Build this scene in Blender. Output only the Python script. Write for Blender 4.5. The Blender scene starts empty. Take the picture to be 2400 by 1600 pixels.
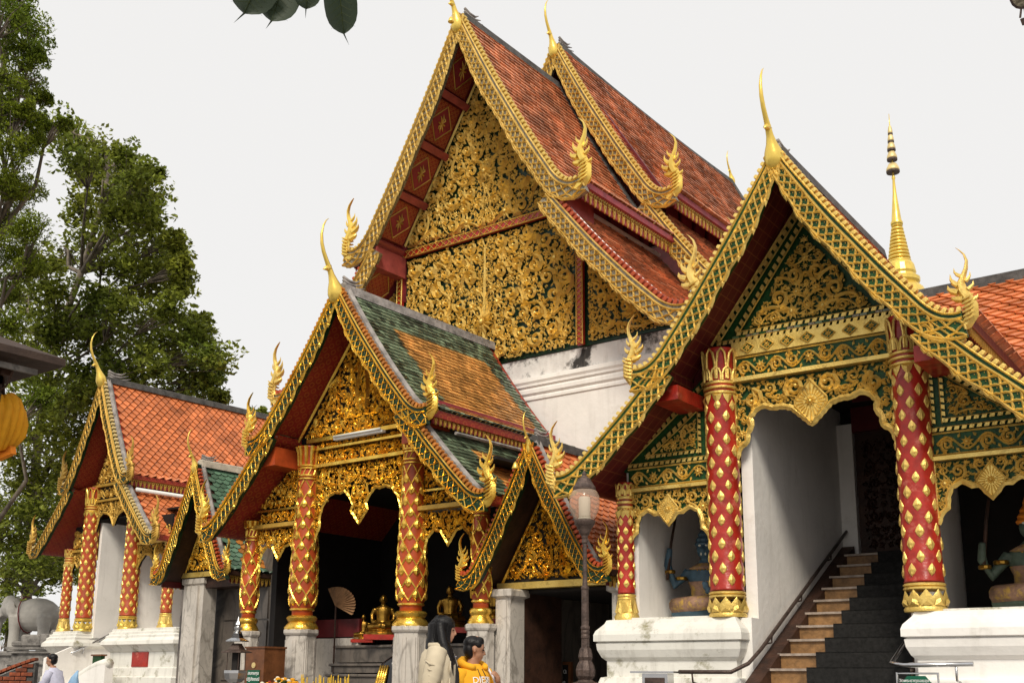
import bpy, math, random
from mathutils import Vector, Matrix
R_ = math.radians
PI = math.pi
SC = bpy.context.scene
COL = SC.collection

# ------------------------------------------------------------------ camera
CAM = Vector((0.0, 0.0, 1.1))
PSI, PIT, ROL = R_(37.43), R_(12.267), R_(0.4287)
_F = Vector((-math.sin(PSI) * math.cos(PIT), math.cos(PSI) * math.cos(PIT), math.sin(PIT)))
_R0 = Vector((math.cos(PSI), math.sin(PSI), 0))
_U0 = _R0.cross(_F)
_R = _R0 * math.cos(ROL) + _U0 * math.sin(ROL)
_U = _U0 * math.cos(ROL) - _R0 * math.sin(ROL)
cd = bpy.data.cameras.new('camera')
cd.sensor_width = 36.0
cd.lens = 2562.2 / 2400 * 36
cd.shift_y = 233.4 / 2400
cd.clip_start = 0.1
cd.clip_end = 2000
cam = bpy.data.objects.new('camera', cd)
COL.objects.link(cam)
m = Matrix((_R, _U, -_F)).transposed().to_4x4()
m.translation = CAM
cam.matrix_world = m
SC.camera = cam
# ------------------------------------------------------------------ sky and sun (bright overcast)
W = bpy.data.worlds.new('World')
SC.world = W
W.use_nodes = True
nt = W.node_tree
for n in list(nt.nodes):
    nt.nodes.remove(n)
out = nt.nodes.new('ShaderNodeOutputWorld')
sky = nt.nodes.new('ShaderNodeTexSky')
sky.sky_type = 'NISHITA'
sky.sun_disc = False
SUN_EL, SUN_AZ = 45.0, 150.0       # degrees; azimuth clockwise from +Y
sky.sun_elevation = R_(SUN_EL)
sky.sun_rotation = R_(SUN_AZ)
b1 = nt.nodes.new('ShaderNodeBackground')
b1.inputs[1].default_value = 0.1
b2 = nt.nodes.new('ShaderNodeBackground')
b2.inputs[0].default_value = (1.0, 0.985, 0.965, 1)
b2.inputs[1].default_value = 0.86
mx = nt.nodes.new('ShaderNodeMixShader')
mx.inputs[0].default_value = 0.95
nt.links.new(sky.outputs[0], b1.inputs[0])
nt.links.new(b1.outputs[0], mx.inputs[1])
nt.links.new(b2.outputs[0], mx.inputs[2])
nt.links.new(mx.outputs[0], out.inputs[0])
sl = bpy.data.lights.new('sun', 'SUN')
sl.energy = 2.9
sl.angle = R_(16)
sl.color = (1.0, 0.92, 0.78)
so = bpy.data.objects.new('sun', sl)
COL.objects.link(so)
az = R_(SUN_AZ)
sd = Vector((math.sin(az) * math.cos(R_(SUN_EL)), math.cos(az) * math.cos(R_(SUN_EL)), math.sin(R_(SUN_EL))))
so.rotation_euler = sd.to_track_quat('Z', 'Y').to_euler()
so.location = (0, 0, 40)
SC.view_settings.view_transform = 'Standard'
SC.view_settings.look = 'None'
SC.view_settings.exposure = 0.1
SC.view_settings.gamma = 1.0
SC.cycles.use_denoising = True
SC.cycles.max_bounces = 6
SC.cycles.diffuse_bounces = 3
SC.cycles.glossy_bounces = 3
SC.cycles.transparent_max_bounces = 8


def at(x, y, z):
    """point at depth z along the view through photo pixel x, y (2400 x 1600)"""
    return CAM + (_F + _R * ((x - 1200) / 2562.2) - _U * ((y - 1033.4) / 2562.2)) * z


# ------------------------------------------------------------------ materials
MATS = {}


def mat(name, col, rough=0.6, metal=0.0, var=0.18, vs=6.0, bump=0.15, bs=40.0, col2=None,
        tint=0.0, rnd=0.0, spec=0.4, dirt=None, emis=None, streak=0.0):
    mt = bpy.data.materials.new(name)
    mt.use_nodes = True
    t = mt.node_tree
    N = t.nodes
    L = t.links.new
    p = N['Principled BSDF']
    p.inputs['Roughness'].default_value = rough
    p.inputs['Metallic'].default_value = metal
    p.inputs['Specular IOR Level'].default_value = spec
    c1 = (*col, 1)
    c2 = (*(col2 or [c * (1 - 2.2 * var) if 2.2 * var < 1 else 0 for c in col]), 1)
    tc = N.new('ShaderNodeTexCoord')
    nz = N.new('ShaderNodeTexNoise')
    nz.inputs['Scale'].default_value = vs
    nz.inputs['Detail'].default_value = 6
    nz.inputs['Roughness'].default_value = 0.62
    L(tc.outputs['Object'], nz.inputs['Vector'])
    rp = N.new('ShaderNodeMapRange')
    rp.inputs[1].default_value = 0.35
    rp.inputs[2].default_value = 0.68
    L(nz.outputs[0], rp.inputs[0])
    mix = N.new('ShaderNodeMix')
    mix.data_type = 'RGBA'
    mix.inputs[6].default_value = c1
    mix.inputs[7].default_value = c2
    L(rp.outputs[0], mix.inputs[0])
    cur = mix.outputs[2]
    if dirt:
        dcol, dsc, lo, hi = dirt
        n2 = N.new('ShaderNodeTexNoise')
        n2.inputs['Scale'].default_value = dsc
        n2.inputs['Detail'].default_value = 8
        n2.inputs['Roughness'].default_value = 0.7
        L(tc.outputs['Object'], n2.inputs['Vector'])
        r2 = N.new('ShaderNodeMapRange')
        r2.inputs[1].default_value = lo
        r2.inputs[2].default_value = hi
        L(n2.outputs[0], r2.inputs[0])
        m2 = N.new('ShaderNodeMix')
        m2.data_type = 'RGBA'
        L(cur, m2.inputs[6])
        m2.inputs[7].default_value = (*dcol, 1)
        L(r2.outputs[0], m2.inputs[0])
        cur = m2.outputs[2]
    if streak:
        mp = N.new('ShaderNodeMapping')
        mp.inputs['Scale'].default_value = (1, 1, .12)
        L(tc.outputs['Object'], mp.inputs[0])
        n4 = N.new('ShaderNodeTexNoise')
        n4.inputs['Scale'].default_value = 5.5
        n4.inputs['Detail'].default_value = 7
        n4.inputs['Roughness'].default_value = .65
        L(mp.outputs[0], n4.inputs['Vector'])
        r4 = N.new('ShaderNodeMapRange')
        r4.inputs[1].default_value = .52
        r4.inputs[2].default_value = .80
        r4.inputs[4].default_value = streak
        L(n4.outputs[0], r4.inputs[0])
        m4 = N.new('ShaderNodeMix')
        m4.data_type = 'RGBA'
        L(r4.outputs[0], m4.inputs[0])
        L(cur, m4.inputs[6])
        m4.inputs[7].default_value = (.30, .27, .22, 1)
        cur = m4.outputs[2]
    if tint or rnd:
        if tint:
            a = N.new('ShaderNodeAttribute')
            a.attribute_name = 'tint'
            src, amt = a.outputs['Fac'], tint
        else:
            a = N.new('ShaderNodeObjectInfo')
            src, amt = a.outputs['Random'], rnd
        r3 = N.new('ShaderNodeMapRange')
        r3.inputs[3].default_value = 1 - amt
        r3.inputs[4].default_value = 1 + amt
        L(src, r3.inputs[0])
        hs = N.new('ShaderNodeHueSaturation')
        L(r3.outputs[0], hs.inputs['Value'])
        L(cur, hs.inputs['Color'])
        cur = hs.outputs[0]
    L(cur, p.inputs['Base Color'])
    if bump:
        n3 = N.new('ShaderNodeTexNoise')
        n3.inputs['Scale'].default_value = bs
        n3.inputs['Detail'].default_value = 4
        L(tc.outputs['Object'], n3.inputs['Vector'])
        bp = N.new('ShaderNodeBump')
        bp.inputs['Strength'].default_value = bump
        bp.inputs['Distance'].default_value = 0.02
        L(n3.outputs[0], bp.inputs['Height'])
        L(bp.outputs[0], p.inputs['Normal'])
    if emis:
        p.inputs['Emission Color'].default_value = (*emis[0], 1)
        p.inputs['Emission Strength'].default_value = emis[1]
    MATS[name] = mt
    return mt


def marble(name, base, vein, scale=1.6, amount=0.55):
    mt = mat(name, base, rough=0.32, var=0.12, vs=2.5, bump=0.03)
    t = mt.node_tree
    N = t.nodes
    L = t.links.new
    p = N['Principled BSDF']
    old = p.inputs['Base Color'].links[0].from_socket
    tc = [n for n in N if n.type == 'TEX_COORD'][0]
    for sc_, lo, amt in ((scale, 0.035, amount), (scale * 2.7, 0.025, amount * 0.6)):
        nz = N.new('ShaderNodeTexNoise')
        nz.inputs['Scale'].default_value = sc_
        nz.inputs['Detail'].default_value = 7
        nz.inputs['Distortion'].default_value = 1.4
        mp = N.new('ShaderNodeMapping')
        mp.inputs['Rotation'].default_value = (0.5, 0.9, 0.4)
        mp.inputs['Scale'].default_value = (1, 1, 0.45)
        L(tc.outputs['Object'], mp.inputs[0])
        L(mp.outputs[0], nz.inputs['Vector'])
        s = N.new('ShaderNodeMath')
        s.operation = 'SUBTRACT'
        s.inputs[1].default_value = 0.5
        L(nz.outputs[0], s.inputs[0])
        a = N.new('ShaderNodeMath')
        a.operation = 'ABSOLUTE'
        L(s.outputs[0], a.inputs[0])
        r = N.new('ShaderNodeMapRange')
        r.inputs[1].default_value = 0.0
        r.inputs[2].default_value = lo
        r.inputs[3].default_value = amt
        r.inputs[4].default_value = 0.0
        L(a.outputs[0], r.inputs[0])
        mi = N.new('ShaderNodeMix')
        mi.data_type = 'RGBA'
        L(r.outputs[0], mi.inputs[0])
        L(old, mi.inputs[6])
        mi.inputs[7].default_value = (*vein, 1)
        old = mi.outputs[2]
    L(old, p.inputs['Base Color'])
    return mt


def stencil(name, base, gold, period, thick, kind):
    """red lacquer with a gold stencil print; pattern in object Y (depth) and slope"""
    mt = mat(name, base, rough=0.5, var=0.15, vs=4, bump=0.05)
    t = mt.node_tree
    N = t.nodes
    L = t.links.new
    p = N['Principled BSDF']
    old = p.inputs['Base Color'].links[0].from_socket
    tc = [n for n in N if n.type == 'TEX_COORD'][0]
    sp = N.new('ShaderNodeSeparateXYZ')
    L(tc.outputs['Object'], sp.inputs[0])

    def mth(op, a, b=None):
        n = N.new('ShaderNodeMath')
        n.operation = op
        for i, x in enumerate((a, b)):
            if x is None:
                continue
            if isinstance(x, (int, float)):
                n.inputs[i].default_value = x
            else:
                L(x, n.inputs[i])
        return n.outputs[0]
    yy = mth('MULTIPLY', sp.outputs['Y'], 1 / period)
    zz = mth('MULTIPLY', sp.outputs['Z'], 1.25 / period)
    if kind == 'grid':
        fa = mth('ABSOLUTE', mth('SUBTRACT', mth('FRACT', yy), 0.5))
        fb = mth('ABSOLUTE', mth('SUBTRACT', mth('FRACT', zz), 0.5))
        d = mth('MINIMUM', fa, fb)
        f = mth('LESS_THAN', d, thick)
    else:
        a = mth('ADD', yy, zz)
        b = mth('SUBTRACT', yy, zz)
        fa = mth('ABSOLUTE', mth('SUBTRACT', mth('FRACT', a), 0.5))
        fb = mth('ABSOLUTE', mth('SUBTRACT', mth('FRACT', b), 0.5))
        ra = mth('ADD', mth('POWER', fa, 2), mth('POWER', fb, 2))
        wob = mth('MULTIPLY', mth('SINE', mth('MULTIPLY', mth('ARCTAN2', fa, fb), 12.0)), 0.035)
        f = mth('LESS_THAN', mth('ABSOLUTE', mth('SUBTRACT', mth('ADD', ra, wob), 0.10)), thick)
    nz = N.new('ShaderNodeTexNoise')
    nz.inputs['Scale'].default_value = 9
    L(tc.outputs['Object'], nz.inputs['Vector'])
    f2 = mth('MULTIPLY', f, mth('ADD', mth('MULTIPLY', nz.outputs[0], 0.9), 0.15))
    mi = N.new('ShaderNodeMix')
    mi.data_type = 'RGBA'
    L(f2, mi.inputs[0])
    L(old, mi.inputs[6])
    mi.inputs[7].default_value = (*gold, 1)
    L(mi.outputs[2], p.inputs['Base Color'])
    return mt


mat('gold', (0.86, 0.63, 0.19), rough=0.38, metal=0.55, var=0.16, vs=3.5, bump=0.35, bs=45, col2=(0.68, 0.45, 0.10), dirt=((0.30, 0.19, 0.05), 8, 0.54, 0.74))
mat('gold_leaf', (0.95, 0.66, 0.13), rough=0.25, metal=0.85, var=0.2, vs=5, bump=0.3, bs=35, col2=(0.68, 0.36, 0.04))
mat('gold_bright', (0.93, 0.66, 0.14), rough=0.3, metal=0.6, var=0.1, vs=3, bump=0.1, bs=20)
mat('gold_trim', (0.80, 0.57, 0.18), rough=0.42, metal=0.5, var=0.2, vs=6, bump=0.35, bs=45, col2=(0.50, 0.31, 0.06))
mat('gold_dull', (0.66, 0.40, 0.075), rough=0.5, metal=0.4, var=0.2, vs=4, bump=0.3, bs=40)
mat('gold_pale', (0.80, 0.62, 0.28), rough=0.45, metal=0.35, var=0.12, vs=5, bump=0.25, bs=40)
mat('green_glass', (0.016, 0.075, 0.018), rough=0.45, var=0.3, vs=20, bump=0.3, bs=30, spec=0.25)
mat('dark_glass', (0.010, 0.042, 0.016), rough=0.4, var=0.3, vs=20, bump=0.3, bs=30, spec=0.3)
mat('mirror_glass', (0.34, 0.29, 0.20), rough=0.25, metal=0.3, var=0.35, vs=25, bump=0.5, bs=40)
mat('mosaic', (0.10, 0.20, 0.07), rough=0.25, var=0.3, vs=3, bump=0.2, bs=20, col2=(0.22, 0.13, 0.13), spec=0.6)
mat('red', (0.42, 0.026, 0.014), rough=0.3, var=0.22, vs=5, bump=0.3, bs=14, dirt=((0.52, 0.15, 0.10), 6, 0.56, 0.72))
mat('red_orange', (0.48, 0.075, 0.018), rough=0.4, var=0.2, vs=4, bump=0.12, bs=20)
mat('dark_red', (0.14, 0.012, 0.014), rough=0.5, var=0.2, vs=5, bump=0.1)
mat('wine', (0.33, 0.04, 0.05), rough=0.5, var=0.2, vs=5, bump=0.1)
mat('rose', (0.40, 0.08, 0.07), rough=0.5, var=0.2, vs=5, bump=0.1)
mat('near_black', (0.012, 0.009, 0.008), rough=0.8, var=0.2, bump=0)  # on interior walls and ceilings its darkness stands in for shade
stencil('soffit_red', (0.30, 0.024, 0.016), (0.55, 0.20, 0.03), 0.17, 0.022, 'flower')
stencil('soffit_grid', (0.13, 0.013, 0.012), (0.30, 0.11, 0.035), 0.16, 0.035, 'grid')
stencil('coffer_gold', (0.34, 0.045, 0.03), (0.50, 0.22, 0.05), 0.11, 0.05, 'flower')
mat('plaster', (0.86, 0.83, 0.79), rough=0.75, var=0.05, vs=1.2, bump=0.25, bs=11, dirt=((0.56, 0.52, 0.46), 2.2, 0.60, 0.85), streak=.28)
mat('plaster_mossy', (0.78, 0.76, 0.70), rough=0.78, var=0.06, vs=1.5, bump=0.2, bs=14, dirt=((0.24, 0.22, 0.12), 3.0, 0.565, 0.70), streak=.6)
mat('plaster_mould', (0.80, 0.77, 0.74), rough=0.85, var=0.1, vs=2, bump=0.3, bs=16, dirt=((0.035, 0.032, 0.03), 1.1, 0.50, 0.58), streak=.6)
mat('mortar', (0.36, 0.33, 0.31), rough=0.9, var=0.3, vs=6, bump=0.5, bs=25)
mat('mortar_dark', (0.10, 0.095, 0.09), rough=0.9, var=0.3, vs=6, bump=0.5, bs=25)
mat('mortar_pale', (0.55, 0.49, 0.40), rough=0.9, var=0.2, vs=6, bump=0.3, bs=25)
mat('white_trim', (0.8, 0.8, 0.78), rough=0.6, var=0.05)
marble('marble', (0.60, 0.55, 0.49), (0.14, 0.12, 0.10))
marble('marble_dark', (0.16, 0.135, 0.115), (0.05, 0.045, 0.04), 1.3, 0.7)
mat('tile_orange', (0.72, 0.215, 0.07), rough=0.42, var=0.22, vs=2.5, bump=0.2, bs=30, rnd=0.22)
mat('tile_orange_s', (0.72, 0.215, 0.07), rough=0.42, var=0.22, vs=2.5, bump=0.2, bs=30, tint=0.22)
mat('tile_brown_s', (0.66, 0.245, 0.11), rough=0.5, var=0.25, vs=1.2, bump=0.2, bs=30, tint=0.38, dirt=((0.22, 0.10, 0.06), 1.1, 0.55, 0.75))
mat('tile_green_s', (0.15, 0.20, 0.125), rough=0.28, var=0.25, vs=3, bump=0.15, bs=30, tint=0.85, spec=0.8)
mat('tile_amber_s', (0.64, 0.31, 0.085), rough=0.35, var=0.25, vs=3, bump=0.15, bs=30, tint=0.4, spec=0.5)
mat('tile_green', (0.11, 0.21, 0.14), rough=0.32, var=0.25, vs=3, bump=0.15, bs=30, rnd=0.45, spec=0.6)
mat('tile_amber', (0.55, 0.20, 0.03), rough=0.35, var=0.25, vs=3, bump=0.15, bs=30, rnd=0.3)
mat('wood_dark', (0.06, 0.025, 0.014), rough=0.6, var=0.3, vs=5, bump=0.3, bs=25)
mat('wood', (0.19, 0.07, 0.025), rough=0.45, var=0.25, vs=5, bump=0.2, bs=25)
mat('step_tile', (0.32, 0.17, 0.065), rough=0.5, var=0.25, vs=9, bump=0.2)
mat('nosing', (0.42, 0.34, 0.28), rough=0.6, var=0.2, vs=12)
mat('carpet', (0.022, 0.021, 0.02), rough=0.95, var=0.3, vs=20, bump=0.5, bs=300)
mat('steel', (0.60, 0.60, 0.61), rough=0.25, metal=1.0, var=0.05, bump=0)
mat('iron', (0.11, 0.075, 0.062), rough=0.5, metal=0.4, var=0.25, vs=18, bump=0.3, bs=60)
mat('bark', (0.13, 0.10, 0.075), rough=0.9, var=0.3, vs=8, bump=0.8, bs=18)
mat('brick', (0.33, 0.08, 0.03), rough=0.8, var=0.3, vs=5, bump=0.4, rnd=0.3)
mat('stone_grey', (0.30, 0.28, 0.26), rough=0.85, var=0.3, vs=4, bump=0.5, bs=14, dirt=((0.07, 0.065, 0.06), 3.5, 0.52, 0.66))
mat('paving', (0.27, 0.255, 0.24), rough=0.8, var=0.15, vs=0.8, bump=0.2, bs=8)

# ------------------------------------------------------------------ mesh helpers


class MB:
    def __init__(self):
        self.v, self.f, self.mi, self.ti = [], [], [], []

    def add(self, vs, fs, mi=0, ti=0.5):
        b = len(self.v)
        self.v.extend(vs)
        for f in fs:
            self.f.append([i + b for i in f])
            self.mi.append(mi)
            self.ti.append(ti)

    def box(self, x0, x1, y0, y1, z0, z1, mi=0, ti=0.5):
        vs = [(x0, y0, z0), (x1, y0, z0), (x1, y1, z0), (x0, y1, z0), (x0, y0, z1), (x1, y0, z1), (x1, y1, z1), (x0, y1, z1)]
        self.add(vs, [(0, 3, 2, 1), (4, 5, 6, 7), (0, 1, 5, 4), (1, 2, 6, 5), (2, 3, 7, 6), (3, 0, 4, 7)], mi, ti)

    def beam(self, a, b, w, h, mi=0, up=(0, 0, 1)):
        """box section w x h from a to b"""
        a, b = Vector(a), Vector(b)
        d = (b - a).normalized()
        s = d.cross(Vector(up))
        if s.length < 1e-4:
            s = d.cross(Vector((0, 1, 0)))
        s.normalize()
        u = s.cross(d)
        vs = []
        for p in (a, b):
            for i, j in ((-1, -1), (1, -1), (1, 1), (-1, 1)):
                vs.append(tuple(p + s * (i * w / 2) + u * (j * h / 2)))
        self.add(vs, [(3, 2, 1, 0), (4, 5, 6, 7), (0, 1, 5, 4), (1, 2, 6, 5), (2, 3, 7, 6), (3, 0, 4, 7)], mi)

    def tube(self, pts, rad, n=6, mi=0, caps=True, flat=1.0, ti=0.5):
        """swept circle; rad number or list"""
        pts = [Vector(p) for p in pts]
        k = len(pts)
        rs = rad if isinstance(rad, (list, tuple)) else [rad] * k
        prev = None
        vs = []
        for i, p in enumerate(pts):
            d = (pts[min(i + 1, k - 1)] - pts[max(i - 1, 0)])
            d = d.normalized() if d.length > 1e-9 else Vector((0, 0, 1))
            if prev is None:
                s = d.cross(Vector((0, 1, 0)))
                if s.length < 1e-3:
                    s = d.cross(Vector((1, 0, 0)))
                s.normalize()
            else:
                s = prev - d * prev.dot(d)
                s.normalize()
            prev = s
            u = d.cross(s)
            for j in range(n):
                a = 2 * PI * j / n
                vs.append(tuple(p + s * (math.cos(a) * rs[i]) + u * (math.sin(a) * rs[i] * flat)))
        fs = []
        for i in range(k - 1):
            for j in range(n):
                fs.append((i * n + j, i * n + (j + 1) % n, (i + 1) * n + (j + 1) % n, (i + 1) * n + j))
        if caps:
            fs.append(tuple(range(n - 1, -1, -1)))
            fs.append(tuple((k - 1) * n + j for j in range(n)))
        self.add(vs, fs, mi, ti)

    def lathe(self, prof, n=20, c=(0, 0), mi=0, sx=1.0, sy=1.0, a0=0.0, flute=0.0, nf=0):
        vs, fs = [], []
        for r, z in prof:
            for j in range(n):
                a = a0 + 2 * PI * j / n
                rr = r * (1 + (flute * math.cos(nf * a) if nf else 0))
                vs.append((c[0] + rr * math.cos(a) * sx, c[1] + rr * math.sin(a) * sy, z))
        for i in range(len(prof) - 1):
            for j in range(n):
                fs.append((i * n + j, i * n + (j + 1) % n, (i + 1) * n + (j + 1) % n, (i + 1) * n + j))
        fs.append(tuple(range(n - 1, -1, -1)))
        fs.append(tuple((len(prof) - 1) * n + j for j in range(n)))
        self.add(vs, fs, mi)

    def prism(self, ol, y0, y1, mi=0):
        """outline (x, z) extruded in y"""
        n = len(ol)
        vs = [(x, y0, z) for x, z in ol] + [(x, y1, z) for x, z in ol]
        fs = [tuple(range(n)), tuple(range(2 * n - 1, n - 1, -1))]
        for i in range(n):
            j = (i + 1) % n
            fs.append((j, i, n + i, n + j))
        self.add(vs, fs, mi)

    def moulded(self, x0, x1, y0, y1, prof, mi=0):
        """rectangular block with a swept moulding; prof [(offset, z)] from top down"""
        vs, fs = [], []
        for o, z in prof:
            vs += [(x0 - o, y0 - o, z), (x1 + o, y0 - o, z), (x1 + o, y1 + o, z), (x0 - o, y1 + o, z)]
        for i in range(len(prof) - 1):
            for j in range(4):
                k = (j + 1) % 4
                fs.append((i * 4 + j, (i + 1) * 4 + j, (i + 1) * 4 + k, i * 4 + k))
        fs.append((0, 1, 2, 3))
        self.add(vs, fs, mi)

    # relief ornament in the x-z plane, standing towards -y
    def ridge(self, pts, ws, h, y, mi=0):
        vs, fs = [], []
        k = len(pts)
        for i, (x, z) in enumerate(pts):
            a = pts[max(i - 1, 0)]
            b = pts[min(i + 1, k - 1)]
            dx, dz = b[0] - a[0], b[1] - a[1]
            l = math.hypot(dx, dz) or 1
            nx, nz = -dz / l, dx / l
            w = ws[i] if isinstance(ws, (list, tuple)) else ws
            hh = h * (w / (max(ws) if isinstance(ws, (list, tuple)) else ws) if w > 0 else 0)
            vs += [(x + nx * w, y, z + nz * w), (x, y - hh, z), (x - nx * w, y, z - nz * w)]
        for i in range(k - 1):
            a = i * 3
            fs += [(a, a + 1, a + 4, a + 3), (a + 1, a + 2, a + 5, a + 4)]
        self.add(vs, fs, mi)

    def leaf(self, x, z, ang, ln, w, y, h, mi=0):
        ca, sa = math.cos(ang), math.sin(ang)
        P = lambda a, b, d: (x + ca * a - sa * b, y - d, z + sa * a + ca * b)
        self.add([P(0, 0, 0), P(ln * .4, w, 0), P(ln, w * .25, 0), P(ln * .4, -w, 0), P(ln * .42, 0, h)],
                 [(0, 4, 1), (1, 4, 2), (2, 4, 3), (3, 4, 0)], mi)

    def rosette(self, x, z, r, n, y, h, mi=0):
        for i in range(n):
            self.leaf(x, z, 2 * PI * i / n + .2, r, r * 1.9 / n, y, h, mi)
        self.dome(x, z, r * .3, y, h * 1.3, mi)

    def dome(self, x, z, r, y, h, mi=0, n=6):
        vs = [(x + r * math.cos(2 * PI * i / n), y, z + r * math.sin(2 * PI * i / n)) for i in range(n)]
        vs += [(x + .6 * r * math.cos(2 * PI * i / n), y - h * .8, z + .6 * r * math.sin(2 * PI * i / n)) for i in range(n)]
        vs.append((x, y - h, z))
        fs = [(i, n + i, n + (i + 1) % n, (i + 1) % n) for i in range(n)] + [(n + i, 2 * n, n + (i + 1) % n) for i in range(n)]
        self.add(vs, fs, mi)

    def volute(self, x, z, r, ang, hand, y, mi=0, turns=1.4, leaves=4):
        N = 13
        P, Wd = [], []
        for i in range(N):
            t = i / (N - 1)
            a = ang + hand * t * 2 * PI * turns
            rr = r * (.86 - .66 * t ** .85)
            P.append((x + rr * math.cos(a), z + rr * math.sin(a)))
            Wd.append(r * (.235 - .09 * t))
        self.ridge(P, Wd, r * .42, y, mi)
        self.dome(P[-1][0], P[-1][1], r * .2, y, r * .42, mi)
        for k in range(leaves):
            t = .03 + k * .14
            a = ang + hand * t * 2 * PI * turns
            rr = r * (.86 - .66 * t ** .85) + r * .08
            self.leaf(x + rr * math.cos(a), z + rr * math.sin(a), a + hand * .8, r * .55, r * .17, y, r * .3, mi)

    def build(self, name, mats, parent=None, smooth=False, kind=None):
        me = bpy.data.meshes.new(name)
        me.from_pydata(self.v, [], self.f)
        if not isinstance(mats, (list, tuple)):
            mats = [mats]
        for x in mats:
            me.materials.append(MATS[x])
        if len(mats) > 1:
            me.polygons.foreach_set('material_index', self.mi)
        if any(t != 0.5 for t in self.ti):
            at_ = me.attributes.new('tint', 'FLOAT', 'FACE')
            at_.data.foreach_set('value', self.ti)
        if smooth:
            me.polygons.foreach_set('use_smooth', [True] * len(me.polygons))
        me.update()
        return link(name, me, parent, kind)


def link(name, me, parent=None, kind=None, mtx=None):
    o = bpy.data.objects.new(name, me)
    COL.objects.link(o)
    if parent is not None:
        o.parent = parent
    if mtx is not None:
        o.matrix_local = mtx
    if kind:
        o['kind'] = kind
    return o


def thing(name, label, cat, loc=(0, 0, 0), rz=0.0, scale=1.0, group=None):
    o = bpy.data.objects.new(name, None)
    COL.objects.link(o)
    o.location = loc
    o.rotation_euler = (0, 0, rz)
    o.scale = (scale,) * 3
    o.empty_display_size = 0.2
    return tag(o, label, cat, group)


def tag(o, label, cat, group=None):
    o['label'] = label
    o['category'] = cat
    if group:
        o['group'] = group
    return o


def autosmooth(o, ang=40):
    me = o.data
    me.polygons.foreach_set('use_smooth', [True] * len(me.polygons))
    me.set_sharp_from_angle(angle=R_(ang))
    return o


# ------------------------------------------------------------------ ornament generators
def inpoly(x, z, poly):
    c = False
    n = len(poly)
    j = n - 1
    for i in range(n):
        xi, zi = poly[i]
        xj, zj = poly[j]
        if (zi > z) != (zj > z) and x < (xj - xi) * (z - zi) / (zj - zi) + xi:
            c = not c
        j = i
    return c


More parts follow.
